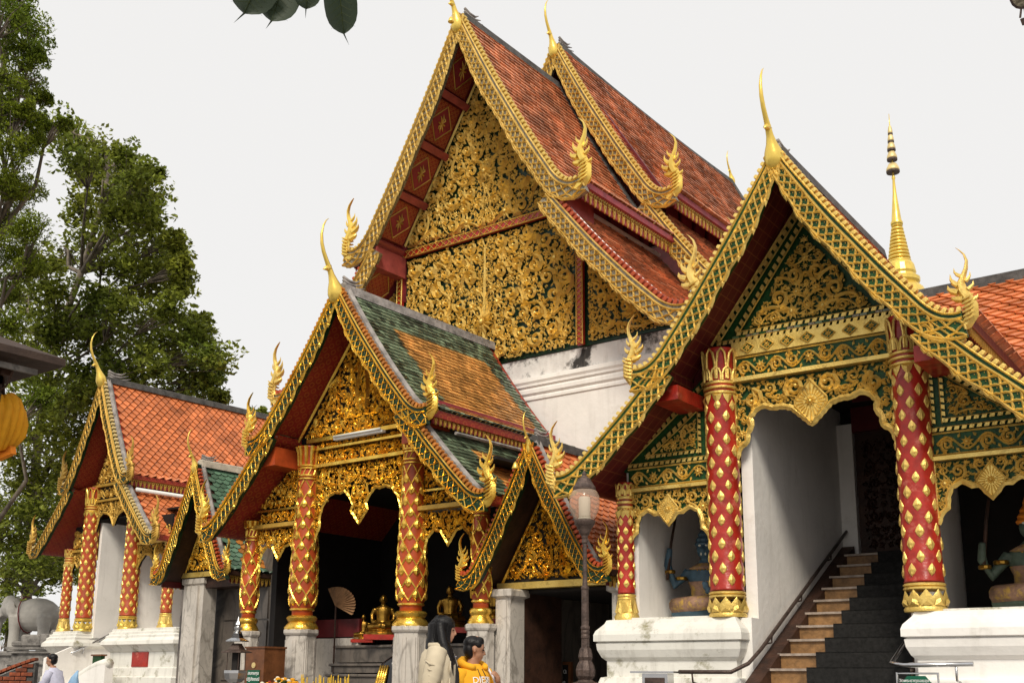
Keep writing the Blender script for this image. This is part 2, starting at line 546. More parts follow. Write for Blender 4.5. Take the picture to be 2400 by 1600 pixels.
def filigree(mb, poly, rb, rs, y, seed, sym=None, flowers=0.10, mi=0, levels=5, dense=9, stems=True, fill=1.0):
    """dense foliate scrollwork filling a polygon: packed volutes, flowers and leaves joined by stems"""
    rng = random.Random(seed)
    xs = [p[0] for p in poly]
    zs = [p[1] for p in poly]
    x0, x1, z0, z1 = min(xs), max(xs), min(zs), max(zs)
    if sym is not None:
        x0 = sym
    cell = {}
    cs = []
    g = rb * 2

    def free(x, z, r):
        ci, cj = int(math.floor(x / g)), int(math.floor(z / g))
        for i in (ci - 1, ci, ci + 1):
            for j in (cj - 1, cj, cj + 1):
                for (a, b, q) in cell.get((i, j), ()):
                    if (a - x) ** 2 + (b - z) ** 2 < ((q + r) * .92) ** 2:
                        return False
        return True
    area = (x1 - x0) * (z1 - z0)
    for lv in range(levels):
        r = rb * (rs / rb) ** (lv / (levels - 1))
        for _ in range(int(dense * area / (PI * r * r)) + 4):
            x, z = rng.uniform(x0, x1), rng.uniform(z0, z1)
            if sym is not None and x - sym < r * .95:
                if lv < 2 or x - sym > r * .5:
                    continue
                x = sym
            rr = r * rng.uniform(.85, 1.1)
            ok = inpoly(x, z, poly)
            if ok:
                for k in range(6):
                    if not inpoly(x + .9 * rr * math.cos(k * PI / 3), z + .9 * rr * math.sin(k * PI / 3), poly):
                        ok = False
                        break
            if not ok or not free(x, z, rr):
                continue
            cell.setdefault((int(math.floor(x / g)), int(math.floor(z / g))), []).append((x, z, rr))
            cs.append((x, z, rr, lv))
    sides = (1, -1) if sym is not None else (1,)
    # small leaves in what gaps remain
    for _ in range(int(dense * area / (rs * rs) * .35 * fill)):
        x, z = rng.uniform(x0, x1), rng.uniform(z0, z1)
        if inpoly(x, z, poly) and free(x, z, rs * .22):
            a = rng.uniform(0, 2 * PI)
            l_ = rs * rng.uniform(1.1, 1.9)
            if not inpoly(x + l_ * math.cos(a), z + l_ * math.sin(a), poly):
                continue
            cell.setdefault((int(math.floor(x / g)), int(math.floor(z / g))), []).append((x, z, rs * .3))
            mb.leaf(x, z, a, l_, rs * .42, y + .01, rs * .7, mi)
            if sym is not None:
                mb.leaf(2 * sym - x, z, PI - a, l_, rs * .42, y + .01, rs * .7, mi)
    info = []
    for (x, z, r, lv) in cs:
        info.append((x, z, r, lv, rng.uniform(0, 2 * PI), rng.choice((1, -1)), rng.random(), rng.uniform(1.15, 1.6)))
    for s in sides:
        for (x, z, r, lv, a, hd, q, tu) in info:
            on = sym is not None and abs(x - sym) < 1e-6
            if on and s < 0:
                continue
            X = x if s > 0 else 2 * sym - x
            A = a if s > 0 else PI - a
            if on or q < flowers:
                mb.rosette(X, z, r * 1.02, 7 if lv > 2 else 9, y, r * .3, mi)
                for k in range(6):
                    aa = k * PI / 3 + a
                    mb.leaf(X + r * .9 * math.cos(aa), z + r * .9 * math.sin(aa), aa + .5, r * .45, r * .13, y, r * .2, mi)
            else:
                mb.volute(X, z, r, A, hd * s, y, mi, tu, 4 if lv < 3 else 3)
        if stems:
            big = [c for c in info if c[3] <= 2]
            for (x, z, r, lv, a, hd, q, tu) in big:
                best, bd = None, 9
                for c in big:
                    d = math.hypot(c[0] - x, c[1] - z)
                    if 1e-6 < d < bd and c[1] < z:
                        best, bd = c, d
                if best is None or bd > rb * 3.4:
                    continue
                sx, sz = x + r * .86 * math.cos(a), z + r * .86 * math.sin(a)
                ex, ez = best[0] + best[2] * .86 * math.cos(best[4]), best[1] + best[2] * .86 * math.sin(best[4])
                mxp = ((sx + ex) / 2 + (ez - sz) * .25 * hd, (sz + ez) / 2 - (ex - sx) * .25 * hd)
                P = []
                for i in range(7):
                    t = i / 6
                    px = sx * (1 - t) ** 2 + 2 * mxp[0] * t * (1 - t) + ex * t * t
                    pz = sz * (1 - t) ** 2 + 2 * mxp[1] * t * (1 - t) + ez * t * t
                    P.append((px if s > 0 else 2 * sym - px, pz))
                mb.ridge(P, [r * .17] * 7, r * .3, y - .004, mi)


def frieze(mb, x0, x1, z0, z1, y, mi=0, n=None):
    """running scroll of alternating volutes with a flower in the middle of each pair"""
    h = z1 - z0
    n = n or max(2, round((x1 - x0) / (h * .95)))
    p = (x1 - x0) / n
    r = min(h * .5, p * .52)
    zc = (z0 + z1) / 2
    W_ = []
    for i in range(n * 8 + 1):
        t = i / 8
        W_.append((x0 + t * p, zc + h * .36 * math.sin(t * PI)))
    mb.ridge(W_, [h * .065] * len(W_), h * .13, y, mi)
    for i in range(n):
        cx = x0 + (i + .5) * p
        up = 1 if i % 2 == 0 else -1
        if i % 3 == 1:
            mb.rosette(cx, zc, r * .72, 8, y - .006, r * .3, mi)
        else:
            mb.volute(cx, zc - up * h * .06, r * .9, -up * PI / 2, 1 if i % 2 else -1, y, mi, 1.35, 5)
        for k in (-1, 1):
            mb.leaf(cx + k * p * .45, zc - up * h * .25, -up * PI / 2 + k * .5, h * .3, h * .09, y, h * .12, mi)


def rope(mb, a, b, w, y, mi=0, n=None):
    """strip with raised diagonal blocks, from a to b in the x-z plane"""
    dx, dz = b[0] - a[0], b[1] - a[1]
    L = math.hypot(dx, dz)
    ux, uz = dx / L, dz / L
    nx, nz = -uz, ux
    n = n or max(3, int(L / (w * 1.5)))
    mb.ridge([(a[0] + nx * w * .5, a[1] + nz * w * .5), (b[0] + nx * w * .5, b[1] + nz * w * .5)], [w * .14] * 2, w * .3, y, mi)
    for i in range(n):
        t0, t1 = (i + .1) / n * L, (i + .72) / n * L
        q = []
        for t, s in ((t0, -.42), (t1, -.42), (t1 + w * .25, .34), (t0 + w * .25, .34)):
            q.append((a[0] + ux * t + nx * w * s, a[1] + uz * t + nz * w * s))
        vs = [(x, y, z) for x, z in q] + [(x, y - w * .35, z) for x, z in q]
        mb.add(vs, [(4, 5, 6, 7), (0, 1, 5, 4), (1, 2, 6, 5), (2, 3, 7, 6), (3, 0, 4, 7)], mi)


def rake(xa, za, xe, ze, c=0.16, n=44, flat=0.78, sag=-0.35):
    """top edge of a verge from (xa, za) down to (xe, ze): a little concave, levelling out at the foot"""
    sl = []
    for i in range(n):
        t = (i + .5) / n
        s = 1 + c * (1 - 2 * t)
        if t > flat:
            k = (t - flat) / (1 - flat)
            s *= (1 - k) + sag * k
        sl.append(s)
    tot = sum(sl)
    pts = [(xa, za)]
    z = za
    for i in range(n):
        z -= (za - ze) * sl[i] / tot
        pts.append((xa + (xe - xa) * (i + 1) / n, z))
    return pts


def resample(pts, step):
    """[(x, z, tx, tz)] at even steps along a polyline"""
    outp = []
    acc = 0.0
    nxt = step * .5
    for (a, b) in zip(pts, pts[1:]):
        l = math.hypot(b[0] - a[0], b[1] - a[1])
        while nxt <= acc + l:
            t = (nxt - acc) / l
            outp.append((a[0] + (b[0] - a[0]) * t, a[1] + (b[1] - a[1]) * t, (b[0] - a[0]) / l, (b[1] - a[1]) / l))
            nxt += step
        acc += l
    return outp


def plen(pts):
    return sum(math.hypot(b[0] - a[0], b[1] - a[1]) for a, b in zip(pts, pts[1:]))


TOOTH = {}


def tooth_mesh(w, h, d, mats):
    key = (w, h, d, mats)
    if key not in TOOTH:
        mb = MB()
        ol = [(-w * .5, 0), (w * .5, 0), (w * .62, h * .8), (w * .35, h), (-w * .2, h * .9)]
        mb.prism(ol, -d * .5, d * .5)
        me = bpy.data.meshes.new('tooth')
        me.from_pydata(mb.v, [], mb.f)
        me.materials.append(MATS[mats])
        TOOTH[key] = me
    return TOOTH[key]


def barge(root, sgn, pts, w, y, th, field, gold, rows=2, pitch=.13, tooth=None, tmat=None, name='bargeboard',
          taper=0.55, lat=1.0, hooks=.36):
    """carved verge board: glass field, gold rails, lattice of scales, teeth along the top"""
    P = resample(pts, 0.06)
    n = len(P)
    wid = []
    for i in range(n):
        t = i / (n - 1)
        wid.append(w * (taper + (1 - taper) * min(1, t * 4)) * (1.0 + .04 * math.sin(t * 21)))
    nr = [(sgn_n(p)) for p in P]

    def pt(i, o):
        p = P[i]
        nx, nz = nr[i]
        return (sgn * (p[0] + nx * o), p[1] + nz * o)
    mb = MB()
    vs = []
    for i in range(n):
        a, b = pt(i, 0), pt(i, wid[i])
        vs += [(a[0], y, a[1]), (b[0], y, b[1]), (b[0], y + th, b[1]), (a[0], y + th, a[1])]
    fs = []
    for i in range(n - 1):
        for j in range(4):
            k = (j + 1) % 4
            fs.append((i * 4 + j, i * 4 + k, (i + 1) * 4 + k, (i + 1) * 4 + j))
    fs += [(0, 1, 2, 3), tuple((n - 1) * 4 + j for j in (3, 2, 1, 0))]
    mb.add(vs, fs)
    bo = mb.build(name, field, root)
    g = MB()
    e = y - .004
    for fr, ww in ((.04, .05), (.27, .07), (1.0, .07)):
        g.ridge([pt(i, wid[i] * fr) for i in range(n)], [w * ww * (.6 + .4 * lat)] * n, w * .11, e)
    # lattice of scales between the middle rail and the lower rail
    L = plen(pts)
    k = max(4, int(L / pitch))

    def pos(s, o):
        q = min(max(s, 0), 1) * (n - 1)
        i = min(int(q), n - 2)
        t = q - i
        a, b = pt(i, wid[i] * o), pt(i + 1, wid[i + 1] * o)
        return (a[0] + (b[0] - a[0]) * t, a[1] + (b[1] - a[1]) * t)
    lo, hi = .27, 1.0
    for r in range(rows):
        o0 = lo + (hi - lo) * r / rows
        o1 = lo + (hi - lo) * (r + 1) / rows
        om = (o0 + o1) / 2
        for i in range(k):
            s0 = (i + (.5 if r % 2 else 0)) / k
            for sg in (-1, 1):
                a = pos(s0 + (0 if sg > 0 else 1 / k), o1)
                b = pos(s0 + (.18 if sg > 0 else .82) / k, om)
                c = pos(s0 + .5 / k, o0 + .02)
                g.ridge([a, b, c], [w * .042 * lat, w * .058 * lat, w * .042 * lat], w * .10 * lat, e - .003)
            if s0 < .97:
                c = pos(s0 + .5 / k, om + (o1 - o0) * .2)
                g.dome(c[0], c[1], w * .028, e, w * .06, 0, 4)
    nh = int(L / hooks)
    for i in range(nh):
        s0 = (i + .6) / nh
        a = pos(s0, 1.0)
        b = pos(s0 + .02, 1.0)
        an = math.atan2(b[1] - a[1], b[0] - a[0])
        g.leaf(a[0], a[1], an - sgn * .4, w * .4, w * .11, e, w * .1)
        g.ridge([pos(s0 - .05, 1.0), pos(s0 - .025, 1.07), pos(s0, 1.12), pos(s0 + .012, 1.06)], [.01, w * .07, w * .07, .01], w * .1, e)
    go = g.build('scale_carving', gold, bo)
    if tooth:
        tw, thh = tooth
        me = tooth_mesh(tw * .62, thh, th * .8, tmat or gold)
        for (x, z, tx, tz) in resample(pts, tw):
            if x < pts[0][0] + .05:
                continue
            X = Vector((sgn * tx, 0, tz))
            Z = Vector((-tz * sgn, 0, tx))
            if Z.z < 0:
                Z = -Z
            Y = Z.cross(X)
            mt = Matrix((X, Y, Z)).transposed().to_4x4()
            mt.translation = (sgn * x, y + th * .5, z)
            link('tooth', me, bo, None, mt)
    return bo


def sgn_n(p):
    """unit normal of a verge pointing down and inwards (right-hand side)"""
    tx, tz = p[2], p[3]
    return (tz, -tx)


NAGA = [((-.06, -.07), .10), ((.04, -.02), .13), ((.11, .08), .135), ((.12, .20), .12), ((.07, .32), .105), ((.02, .42), .10), ((.01, .51), .085),
        ((.045, .60), .06), ((.085, .70), .042), ((.10, .80), .030), ((.075, .89), .019), ((.02, .96), .010), ((-.02, 1.0), .002)]


def naga(root, x, z, sgn, s, y, th, m='gold', name='naga_finial', flip=1):
    mb = MB()
    vs = []
    n = len(NAGA)
    for i, ((a, b), w) in enumerate(NAGA):
        p0 = NAGA[max(i - 1, 0)][0]
        p1 = NAGA[min(i + 1, n - 1)][0]
        dx, dz = p1[0] - p0[0], p1[1] - p0[1]
        l = math.hypot(dx, dz)
        nx, nz = -dz / l, dx / l
        w = w * .64
        t = th * .5 * (w / .11) ** .5
        for (o, d) in ((w, 0), (w * .4, -t), (-w * .4, -t), (-w, 0), (-w * .4, t), (w * .4, t)):
            vs.append((x + sgn * flip * (a + nx * o) * s, y + d, z + (b + nz * o) * s))
    fs = []
    for i in range(n - 1):
        for j in range(6):
            k = (j + 1) % 6
            fs.append((i * 6 + j, i * 6 + k, (i + 1) * 6 + k, (i + 1) * 6 + j))
    fs.append((0, 1, 2, 3, 4, 5))
    mb.add(vs, fs)
    # flame tips and mane
    for (a, b, dx, dz, w) in ((.02, .30, -.13, .05, .05), (-.03, .40, -.12, .09, .05), (-.02, .49, -.09, .13, .04), (.03, .60, -.09, .10, .028),
                              (.12, .27, .08, .05, .035), (.09, .42, .07, .08, .032), (.07, .53, .06, .09, .028)):
        mb.tube([(x + sgn * flip * a * s, y, z + b * s), (x + sgn * flip * (a + dx * .6) * s, y, z + (b + dz * .35) * s),
                 (x + sgn * flip * (a + dx * .95) * s, y, z + (b + dz * .75) * s), (x + sgn * flip * (a + dx) * s, y, z + (b + dz * 1.3) * s)],
                [w * s, w * s * .85, w * s * .45, .002], 6)
    # throat scales
    for i in range(6):
        b = .0 + i * .055
        for d in (-1, 1):
            mb.tube([(x + sgn * flip * (.02) * s, y + d * th * .45, z + b * s), (x + sgn * flip * .09 * s, y + d * th * .62, z + (b + .02) * s),
                     (x + sgn * flip * .16 * s, y + d * th * .4, z + (b + .06) * s)], [.012 * s, .018 * s, .008 * s], 5)
    o = mb.build(name, m, root)
    return autosmooth(o, 50)


def chofa(root, y, z, s, x=0.0, m='gold_bright', name='horn_finial'):
    """slender bird-like ridge finial leaning forward (-y)"""
    mb = MB()
    P = [(0, 0.0, .07), (-.005, .05, .105), (-.015, .11, .12), (-.035, .18, .105), (-.065, .25, .068), (-.10, .32, .045), (-.135, .39, .038),
         (-.185, .47, .031), (-.235, .56, .028), (-.27, .66, .025), (-.28, .77, .020), (-.26, .88, .014), (-.22, .96, .008), (-.18, 1.0, .003)]
    mb.tube([(x, y + a * s, z + b * s) for a, b, r in P], [r * s * .82 for a, b, r in P], 10)
    mb.tube([(x, y - .12 * s, z + .38 * s), (x, y - .19 * s, z + .375 * s), (x, y - .235 * s, z + .345 * s)], [.035 * s, .028 * s, .004], 6)
    mb.tube([(x, y - .13 * s, z + .405 * s), (x, y - .165 * s, z + .43 * s)], [.03 * s, .018 * s], 6)
    o = mb.build(name, m, root, smooth=True)
    return o


def ridge_scrolls(root, y, z, s, x=0.0):
    """three little mortar waves behind a ridge finial"""
    mb = MB()
    for i in range(3):
        zz = z - i * .07 * s
        mb.tube([(x, y + .05 * s, zz), (x, y + .22 * s, zz - .05 * s), (x, y + .42 * s, zz - .03 * s), (x, y + (.55 + .08 * i) * s, zz + .06 * s)],
                [.035 * s, .04 * s, .03 * s, .008 * s], 6)
    return mb.build('ridge_scroll', 'mortar', root, smooth=True)


# ------------------------------------------------------------------ roofs
def tile_shape(kind, w, h):
    """outline in (a across, b down slope); lower edge indices come after the top two"""
    if kind == 'diamond':
        return [(-w * .475, 0), (0, -h * .9), (w * .475, 0), (0, h * .96)], (2, 3, 0)
    if kind == 'scale':
        return [(-w / 2, h * .45), (-w / 2, -h * .35), (w / 2, -h * .35), (w / 2, h * .45), (w * .32, h * .82), (0, h), (-w * .32, h * .82)], (3, 4, 5, 6, 0)
    return [(-w * .47, h), (-w * .47, -h * .3), (w * .47, -h * .3), (w * .47, h)], (3, 0)


def tile_mesh(mb, kind, w, h, M, mi=0, ti=.5, lift=.26, th=.22):
    ol, low = tile_shape(kind, w, h)
    bs = [b for a, b in ol]
    if kind == 'diamond':
        lift, th = .34, .3
    b0, b1 = min(bs), max(bs)
    vs = [M @ Vector((a, b, h * (.04 + lift * (b - b0) / (b1 - b0)))) for a, b in ol]
    k = len(vs)
    vs += [M @ Vector((ol[i][0], ol[i][1], h * (.04 + lift * (ol[i][1] - b0) / (b1 - b0) - th - .05))) for i in low]
    fs = [tuple(range(k))]
    for j in range(len(low) - 1):
        fs.append((low[j + 1], low[j], k + j, k + j + 1))
    mb.add([tuple(v) for v in vs], fs, mi, ti)


def roof(root, sgn, prof, y0, y1, kind, tw, th, mats, colour=None, indiv=0, imats=None, deck='soffit_red', thick=.10, seed=1,
         inset=0.0, name='roof', deck_name='soffit', world=None, tmax=1.0):
    """one roof slope: deck (its underside is the soffit) and tiles laid in courses"""
    mb = MB()
    P = prof
    n = len(P)
    vs = []
    for (x, z) in P:
        vs += [(sgn * x, y0, z - .03), (sgn * x, y1, z - .03), (sgn * x, y1, z - thick - .03), (sgn * x, y0, z - thick - .03)]
    fs = []
    for i in range(n - 1):
        for j in range(4):
            k = (j + 1) % 4
            fs.append((i * 4 + j, i * 4 + k, (i + 1) * 4 + k, (i + 1) * 4 + j))
    fs += [(0, 1, 2, 3), tuple((n - 1) * 4 + j for j in (3, 2, 1, 0))]
    mb.add(vs, fs)
    dk = mb.build(deck_name, deck, root)
    rng = random.Random(seed)
    rows = resample(P, th)
    tiles = []
    for ri, (x, z, tx, tz) in enumerate(rows):
        t = Vector((sgn * tx, 0, tz))
        nrm = Vector((-tz, 0, tx)) if sgn > 0 else Vector((tz, 0, tx))
        if nrm.z < 0:
            nrm = -nrm
        a = t.cross(nrm)
        off = (tw / 2 if ri % 2 else 0)
        cnt = int((y1 - y0 - 2 * inset) / tw)
        for ci in range(cnt + 1):
            yy = y0 + inset + ci * tw + off
            if yy < y0 + inset + tw * .4 or yy > y1 - inset - tw * .4:
                continue
            s = ri / max(1, len(rows) - 1)
            M = Matrix((a, t, nrm)).transposed().to_4x4()
            j1, j2 = rng.uniform(-.035, .035), rng.uniform(-.055, .055)
            M = M @ Matrix.Rotation(j1, 4, 'Z') @ Matrix.Rotation(j2, 4, 'X')
            M.translation = (sgn * x, yy, z)
            c = colour(s, yy, ri, ci) if colour else 0
            tiles.append((M, c, rng.random()))
    if indiv:
        wm = world
        def dist(tl):
            return ((wm @ tl[0].translation) - CAM).length
        tiles.sort(key=dist)
        shared = {}
        for (M, c, q) in tiles[:indiv]:
            if c not in shared:
                tb = MB()
                tile_mesh(tb, kind, tw, th, Matrix.Identity(4))
                me = bpy.data.meshes.new('roof_tile')
                me.from_pydata(tb.v, [], tb.f)
                me.materials.append(MATS[imats[c]])
                shared[c] = me
            link('roof_tile', shared[c], dk, None, M)
        tiles = tiles[indiv:]
    if tiles:
        tb = MB()
        for (M, c, q) in tiles:
            tile_mesh(tb, kind, tw, th, M, c, .5 + (q - .5) * .999 if q != .5 else .51)
        tb.build('tile_courses', mats, dk, kind='stuff')
    return dk


def ridge_cap(root, y0, y1, z, w=.12, h=.14, m='mortar', sag=0.0, name='ridge_cap'):
    mb = MB()
    n = 12
    P = []
    for i in range(n + 1):
        t = i / n
        P.append((y0 + (y1 - y0) * t, z - sag * 4 * t * (1 - t)))
    vs = []
    for (y, zz) in P:
        vs += [(-w, y, zz - h * .7), (-w * .75, y, zz + h * .35), (0, y, zz + h * .6), (w * .75, y, zz + h * .35), (w, y, zz - h * .7)]
    fs = []
    for i in range(n):
        for j in range(4):
            fs.append((i * 5 + j, i * 5 + j + 1, (i + 1) * 5 + j + 1, (i + 1) * 5 + j))
    fs += [(4, 3, 2, 1, 0), tuple(n * 5 + j for j in range(5))]
    mb.add(vs, fs)
    return mb.build(name, m, root)


def eave_lace(root, sgn, x, y0, y1, z, h, m='gold_dull', name='eave_fascia', board='wine'):
    """pierced gold fringe hanging under an eave running in y"""
    mb = MB()
    mb.box(min(sgn * (x - .05), sgn * (x - .02)), max(sgn * (x - .05), sgn * (x - .02)), y0, y1, z - h * .9, z, 0)
    fb = mb.build(name, board, root)
    g = MB()
    n = int((y1 - y0) / (h * .55))
    p = (y1 - y0) / n
    xx = sgn * (x - .008)
    g.box(min(xx, xx - sgn * .02), max(xx, xx - sgn * .02), y0, y1, z - h * .16, z - .002)
    for i in range(n):
        yc = y0 + (i + .5) * p
        for (a, b, c, d) in ((-.5, -.12, 0, -.62), (.5, -.12, 0, -.62), (-.25, -.35, 0, -1.0), (.25, -.35, 0, -1.0), (0, -.12, -.3, -.5), (0, -.12, .3, -.5)):
            g.beam((xx, yc + a * p, z + b * h), (xx, yc + c * p, z + d * h), .014, .022, up=(1, 0, 0))
    g.build('lace', m, fb)
    return fb


# ------------------------------------------------------------------ columns
LOZ = {}
JR = random.Random(77)


def lozenge(w, h, m):
    k = (w, h, m)
    if k not in LOZ:
        ol = [(0, -h * .5), (w * .3, -h * .3), (w * .5, -h * .02), (w * .33, h * .25), (0, h * .55), (-w * .33, h * .25), (-w * .5, -h * .02), (-w * .3, -h * .3)]
        vs = [(x, 0.01, z) for x, z in ol] + [(x * .82, -w * .10, z * .82) for x, z in ol] + [(x * .62, -w * .13, z * .6) for x, z in ol] + [(0, -w * .24, -h * .02)]
        vs[16] = (0, -w * .2, -h * .3)
        fs = []
        for i in range(8):
            j = (i + 1) % 8
            fs += [(j, i, 8 + i, 8 + j), (8 + j, 8 + i, 16 + i, 16 + j), (16 + j, 16 + i, 24)]
        me = bpy.data.meshes.new('lozenge')
        me.from_pydata(vs, [], fs)
        me.materials.append(MATS[m])
        LOZ[k] = me
    return LOZ[k]


def stud_column(root, x, y, z0, z1, r, base_h=.34, cap_h=.55, nrow=6, lw=.104, lh=.16, red='red', gold='gold', rows_dz=.145, name='column', foot=False, facing=None):
    """red shaft set with gold lozenges, gold ringed foot, lotus-petal capital"""
    mb = MB()
    zs, ze = z0 + base_h, z1 - cap_h
    mb.lathe([(r * 1.08, zs - .02), (r * 1.03, zs), (r * 1.01, (zs + ze) / 2), (r * .95, ze), (r * .95, z1 - .06), (r * 1.0, z1 - .03), (r * 1.04, z1)], 24, (x, y))
    c = mb.build(name, red, root, smooth=True)
    g = MB()
    if foot:
        g.lathe([(r * 1.5, z0), (r * 1.5, z0 + .05), (r * 1.2, z0 + .1), (r * 1.12, z0 + .14), (r * 1.1, zs - .08)], 24, (x, y))
    g.lathe([(r * 1.13, z0), (r * 1.16, z0 + .03), (r * 1.10, z0 + .05), (r * 1.07, z0 + .06)], 24, (x, y))
    for zz in (zs - .05, zs - .09):
        g.lathe([(r * 1.04, zz - .02), (r * 1.13, zz - .008), (r * 1.13, zz + .008), (r * 1.04, zz + .02)], 24, (x, y))
    # pointed leaves round the foot
    k = 10
    for i in range(k):
        a = 2 * PI * i / k
        hh = (zs - .1 - z0 - .06)
        for s_, w_ in ((1.0, .105), (.6, .06)):
            rr = r * 1.1 + (.012 if s_ < 1 else 0)
            pts = [(-w_, 0), (w_, 0), (w_ * .8, hh * .45 * s_), (0, hh * s_), (-w_ * .8, hh * .45 * s_)]
            vs = []
            for (q, zz) in pts:
                aa = a + q / r * .9
                vs.append((x + rr * math.cos(aa), y + rr * math.sin(aa), z0 + .06 + zz))
            vs.append((x + (rr + .025) * math.cos(a), y + (rr + .025) * math.sin(a), z0 + .06 + hh * .4 * s_))
            g.add(vs, [(i_, (i_ + 1) % 5, 5) for i_ in range(5)])
    autosmooth(g.build('column_foot', gold, c), 45)
    g = MB()
    # collar and capital petals
    for zz, rr in ((ze - .03, 1.06), (ze + .035, 1.1), (ze + .10, 1.04)):
        g.lathe([(r * .95, zz - .022), (r * rr, zz - .012), (r * rr, zz + .012), (r * .95, zz + .022)], 24, (x, y))
    k = 9
    for i in range(k):
        a = 2 * PI * i / k
        # drooping leaf under the collar
        vs = []
        for (q, dz) in ((-.07, 0), (.07, 0), (.05, -.06), (0, -.13), (-.05, -.06)):
            aa = a + q / r * .95
            vs.append((x + r * 1.0 * math.cos(aa), y + r * 1.0 * math.sin(aa), ze - .05 + dz))
        vs.append((x + (r * 1.0 + .03) * math.cos(a), y + (r * 1.0 + .03) * math.sin(a), ze - .09))
        g.add(vs, [(j, (j + 1) % 5, 5) for j in range(5)])
        # petal outlines rising and flaring: short tier and tall tier
        for (zb, zt, f0, f1, da) in ((ze + .12, ze + .12 + (z1 - ze) * .30, 1.02, 1.07, 0), (ze + .14, z1 - .02, 1.0, 1.13, PI / k)):
            hw = .085 / r * r * .9
            pp = []
            for (q, t) in ((-1, 0), (-1.0, .5), (-.7, .85), (0, 1), (.7, .85), (1, .5), (1, 0)):
                aa = a + da + q * PI / k * .82
                rr = r * (f0 + (f1 - f0) * t * t)
                pp.append((x + rr * math.cos(aa), y + rr * math.sin(aa), zb + (zt - zb) * t))
            g.tube(pp, .016, 5)
    go = g.build('capital', gold, c)
    autosmooth(go, 45)
    me = lozenge(lw, lh, gold)
    nz = int((ze - .16 - zs - .06) / rows_dz)
    for i in range(nz + 1):
        zz = zs + .1 + i * rows_dz
        if zz > ze - .2:
            break
        rr = r * (1.02 - .07 * (zz - zs) / (ze - zs))
        for j in range(nrow):
            a = 2 * PI * (j + (.5 if i % 2 else 0)) / nrow + .2
            if facing is not None and math.cos(a - facing) < -.35:
                continue
            a += JR.uniform(-.03, .03)
            mt = Matrix.Rotation(a + PI / 2, 4, 'Z') @ Matrix.Rotation(JR.uniform(-.10, .10), 4, 'Y') @ Matrix.Scale(JR.uniform(.93, 1.07), 4)
            mt.translation = (x + rr * math.cos(a), y + rr * math.sin(a), zz + JR.uniform(-.008, .008))
            link('lozenge', me, c, None, mt)
    return c


def lattice_column(root, x, y, z0, z1, r, name='column', nb=6, lw=.115, lh=.16, facing=None, cap_h=.5):
    """red shaft crossed by twin gold bands with a gold leaf in each mesh, waisted lotus foot"""
    mb = MB()
    prof = [(r * .95, z0 + .18), (r * .93, z0 + .26), (r * 1.1, z0 + .34), (r * 1.22, z0 + .45), (r * 1.24, z0 + .7), (r * 1.12, z0 + 1.2), (r * .97, z1 - cap_h - .5), (r * .92, z1 - cap_h), (r * .92, z1 - .02), (r * 1.05, z1)]
    mb.lathe(prof, 24, (x, y))
    c = mb.build(name, 'red_orange', root, smooth=True)

    def rad(z):
        for (a, b) in zip(prof, prof[1:]):
            if a[1] <= z <= b[1]:
                return a[0] + (b[0] - a[0]) * (z - a[1]) / (b[1] - a[1])
        return r
    g = MB()
    g.lathe([(r * 1.5, z0), (r * 1.52, z0 + .03), (r * 1.3, z0 + .08), (r * 1.15, z0 + .11), (r * 1.3, z0 + .14), (r * 1.36, z0 + .17), (r * 1.2, z0 + .2), (r * .96, z0 + .21)], 24, (x, y), flute=.035, nf=12)
    g.lathe([(r * .95, z0 + .27), (r * 1.12, z0 + .285), (r * 1.12, z0 + .305), (r * 1.0, z0 + .32)], 24, (x, y), flute=.03, nf=12)
    autosmooth(g.build('column_foot', 'gold_leaf', c), 45)
    g = MB()
    zc = z1 - cap_h
    for zz in (zc, zc + .05, zc + .16, zc + .2):
        g.lathe([(r * .9, zz - .02), (r * 1.06, zz - .01), (r * 1.06, zz + .01), (r * .9, zz + .02)], 24, (x, y))
    for i in range(12):
        a = 2 * PI * i / 12
        g.tube([(x + r * .93 * math.cos(a), y + r * .93 * math.sin(a), zc + .2), (x + r * 1.0 * math.cos(a), y + r * 1.0 * math.sin(a), z1 - .1), (x + r * 1.18 * math.cos(a), y + r * 1.18 * math.sin(a), z1)], [.022, .03, .03], 5)
        b = a + PI / 12
        g.tube([(x + r * .95 * math.cos(b), y + r * .95 * math.sin(b), zc + .06), (x + r * .95 * math.cos(b + .25), y + r * .95 * math.sin(b + .25), zc + .15)], .012, 4)
    autosmooth(g.build('capital', 'gold_leaf', c), 45)
    g = MB()
    zs, ze = z0 + .34, zc - .03
    turn = (ze - zs) / (nb * .32)
    for s in (-1, 1):
        for b in range(nb):
            for dz in (-.017, .017):
                pts = []
                n = 44
                for i in range(n + 1):
                    z = zs + (ze - zs) * i / n + dz
                    a = 2 * PI * b / nb + s * 2 * PI * (z - zs) / (nb * .32)
                    rr = rad(min(max(z, zs), ze)) + .006
                    pts.append((x + rr * math.cos(a), y + rr * math.sin(a), min(max(z, zs), ze)))
                g.tube(pts, .0125, 4, caps=False)
    go = g.build('crossed_bands', 'gold_leaf', c)
    autosmooth(go, 45)
    me = lozenge(lw, lh, 'gold_leaf')
    step = .16
    i = 0
    z = zs + .08
    while z < ze - .05:
        for j in range(nb):
            a = 2 * PI * (j + (0 if i % 2 else .5)) / nb
            if facing is None or math.cos(a - facing) > -.35:
                mt = Matrix.Rotation(a + PI / 2, 4, 'Z')
                rr = rad(z) + .004
                mt.translation = (x + rr * math.cos(a), y + rr * math.sin(a), z)
                link('lozenge', me, c, None, mt)
        z += step
        i += 1
    return c


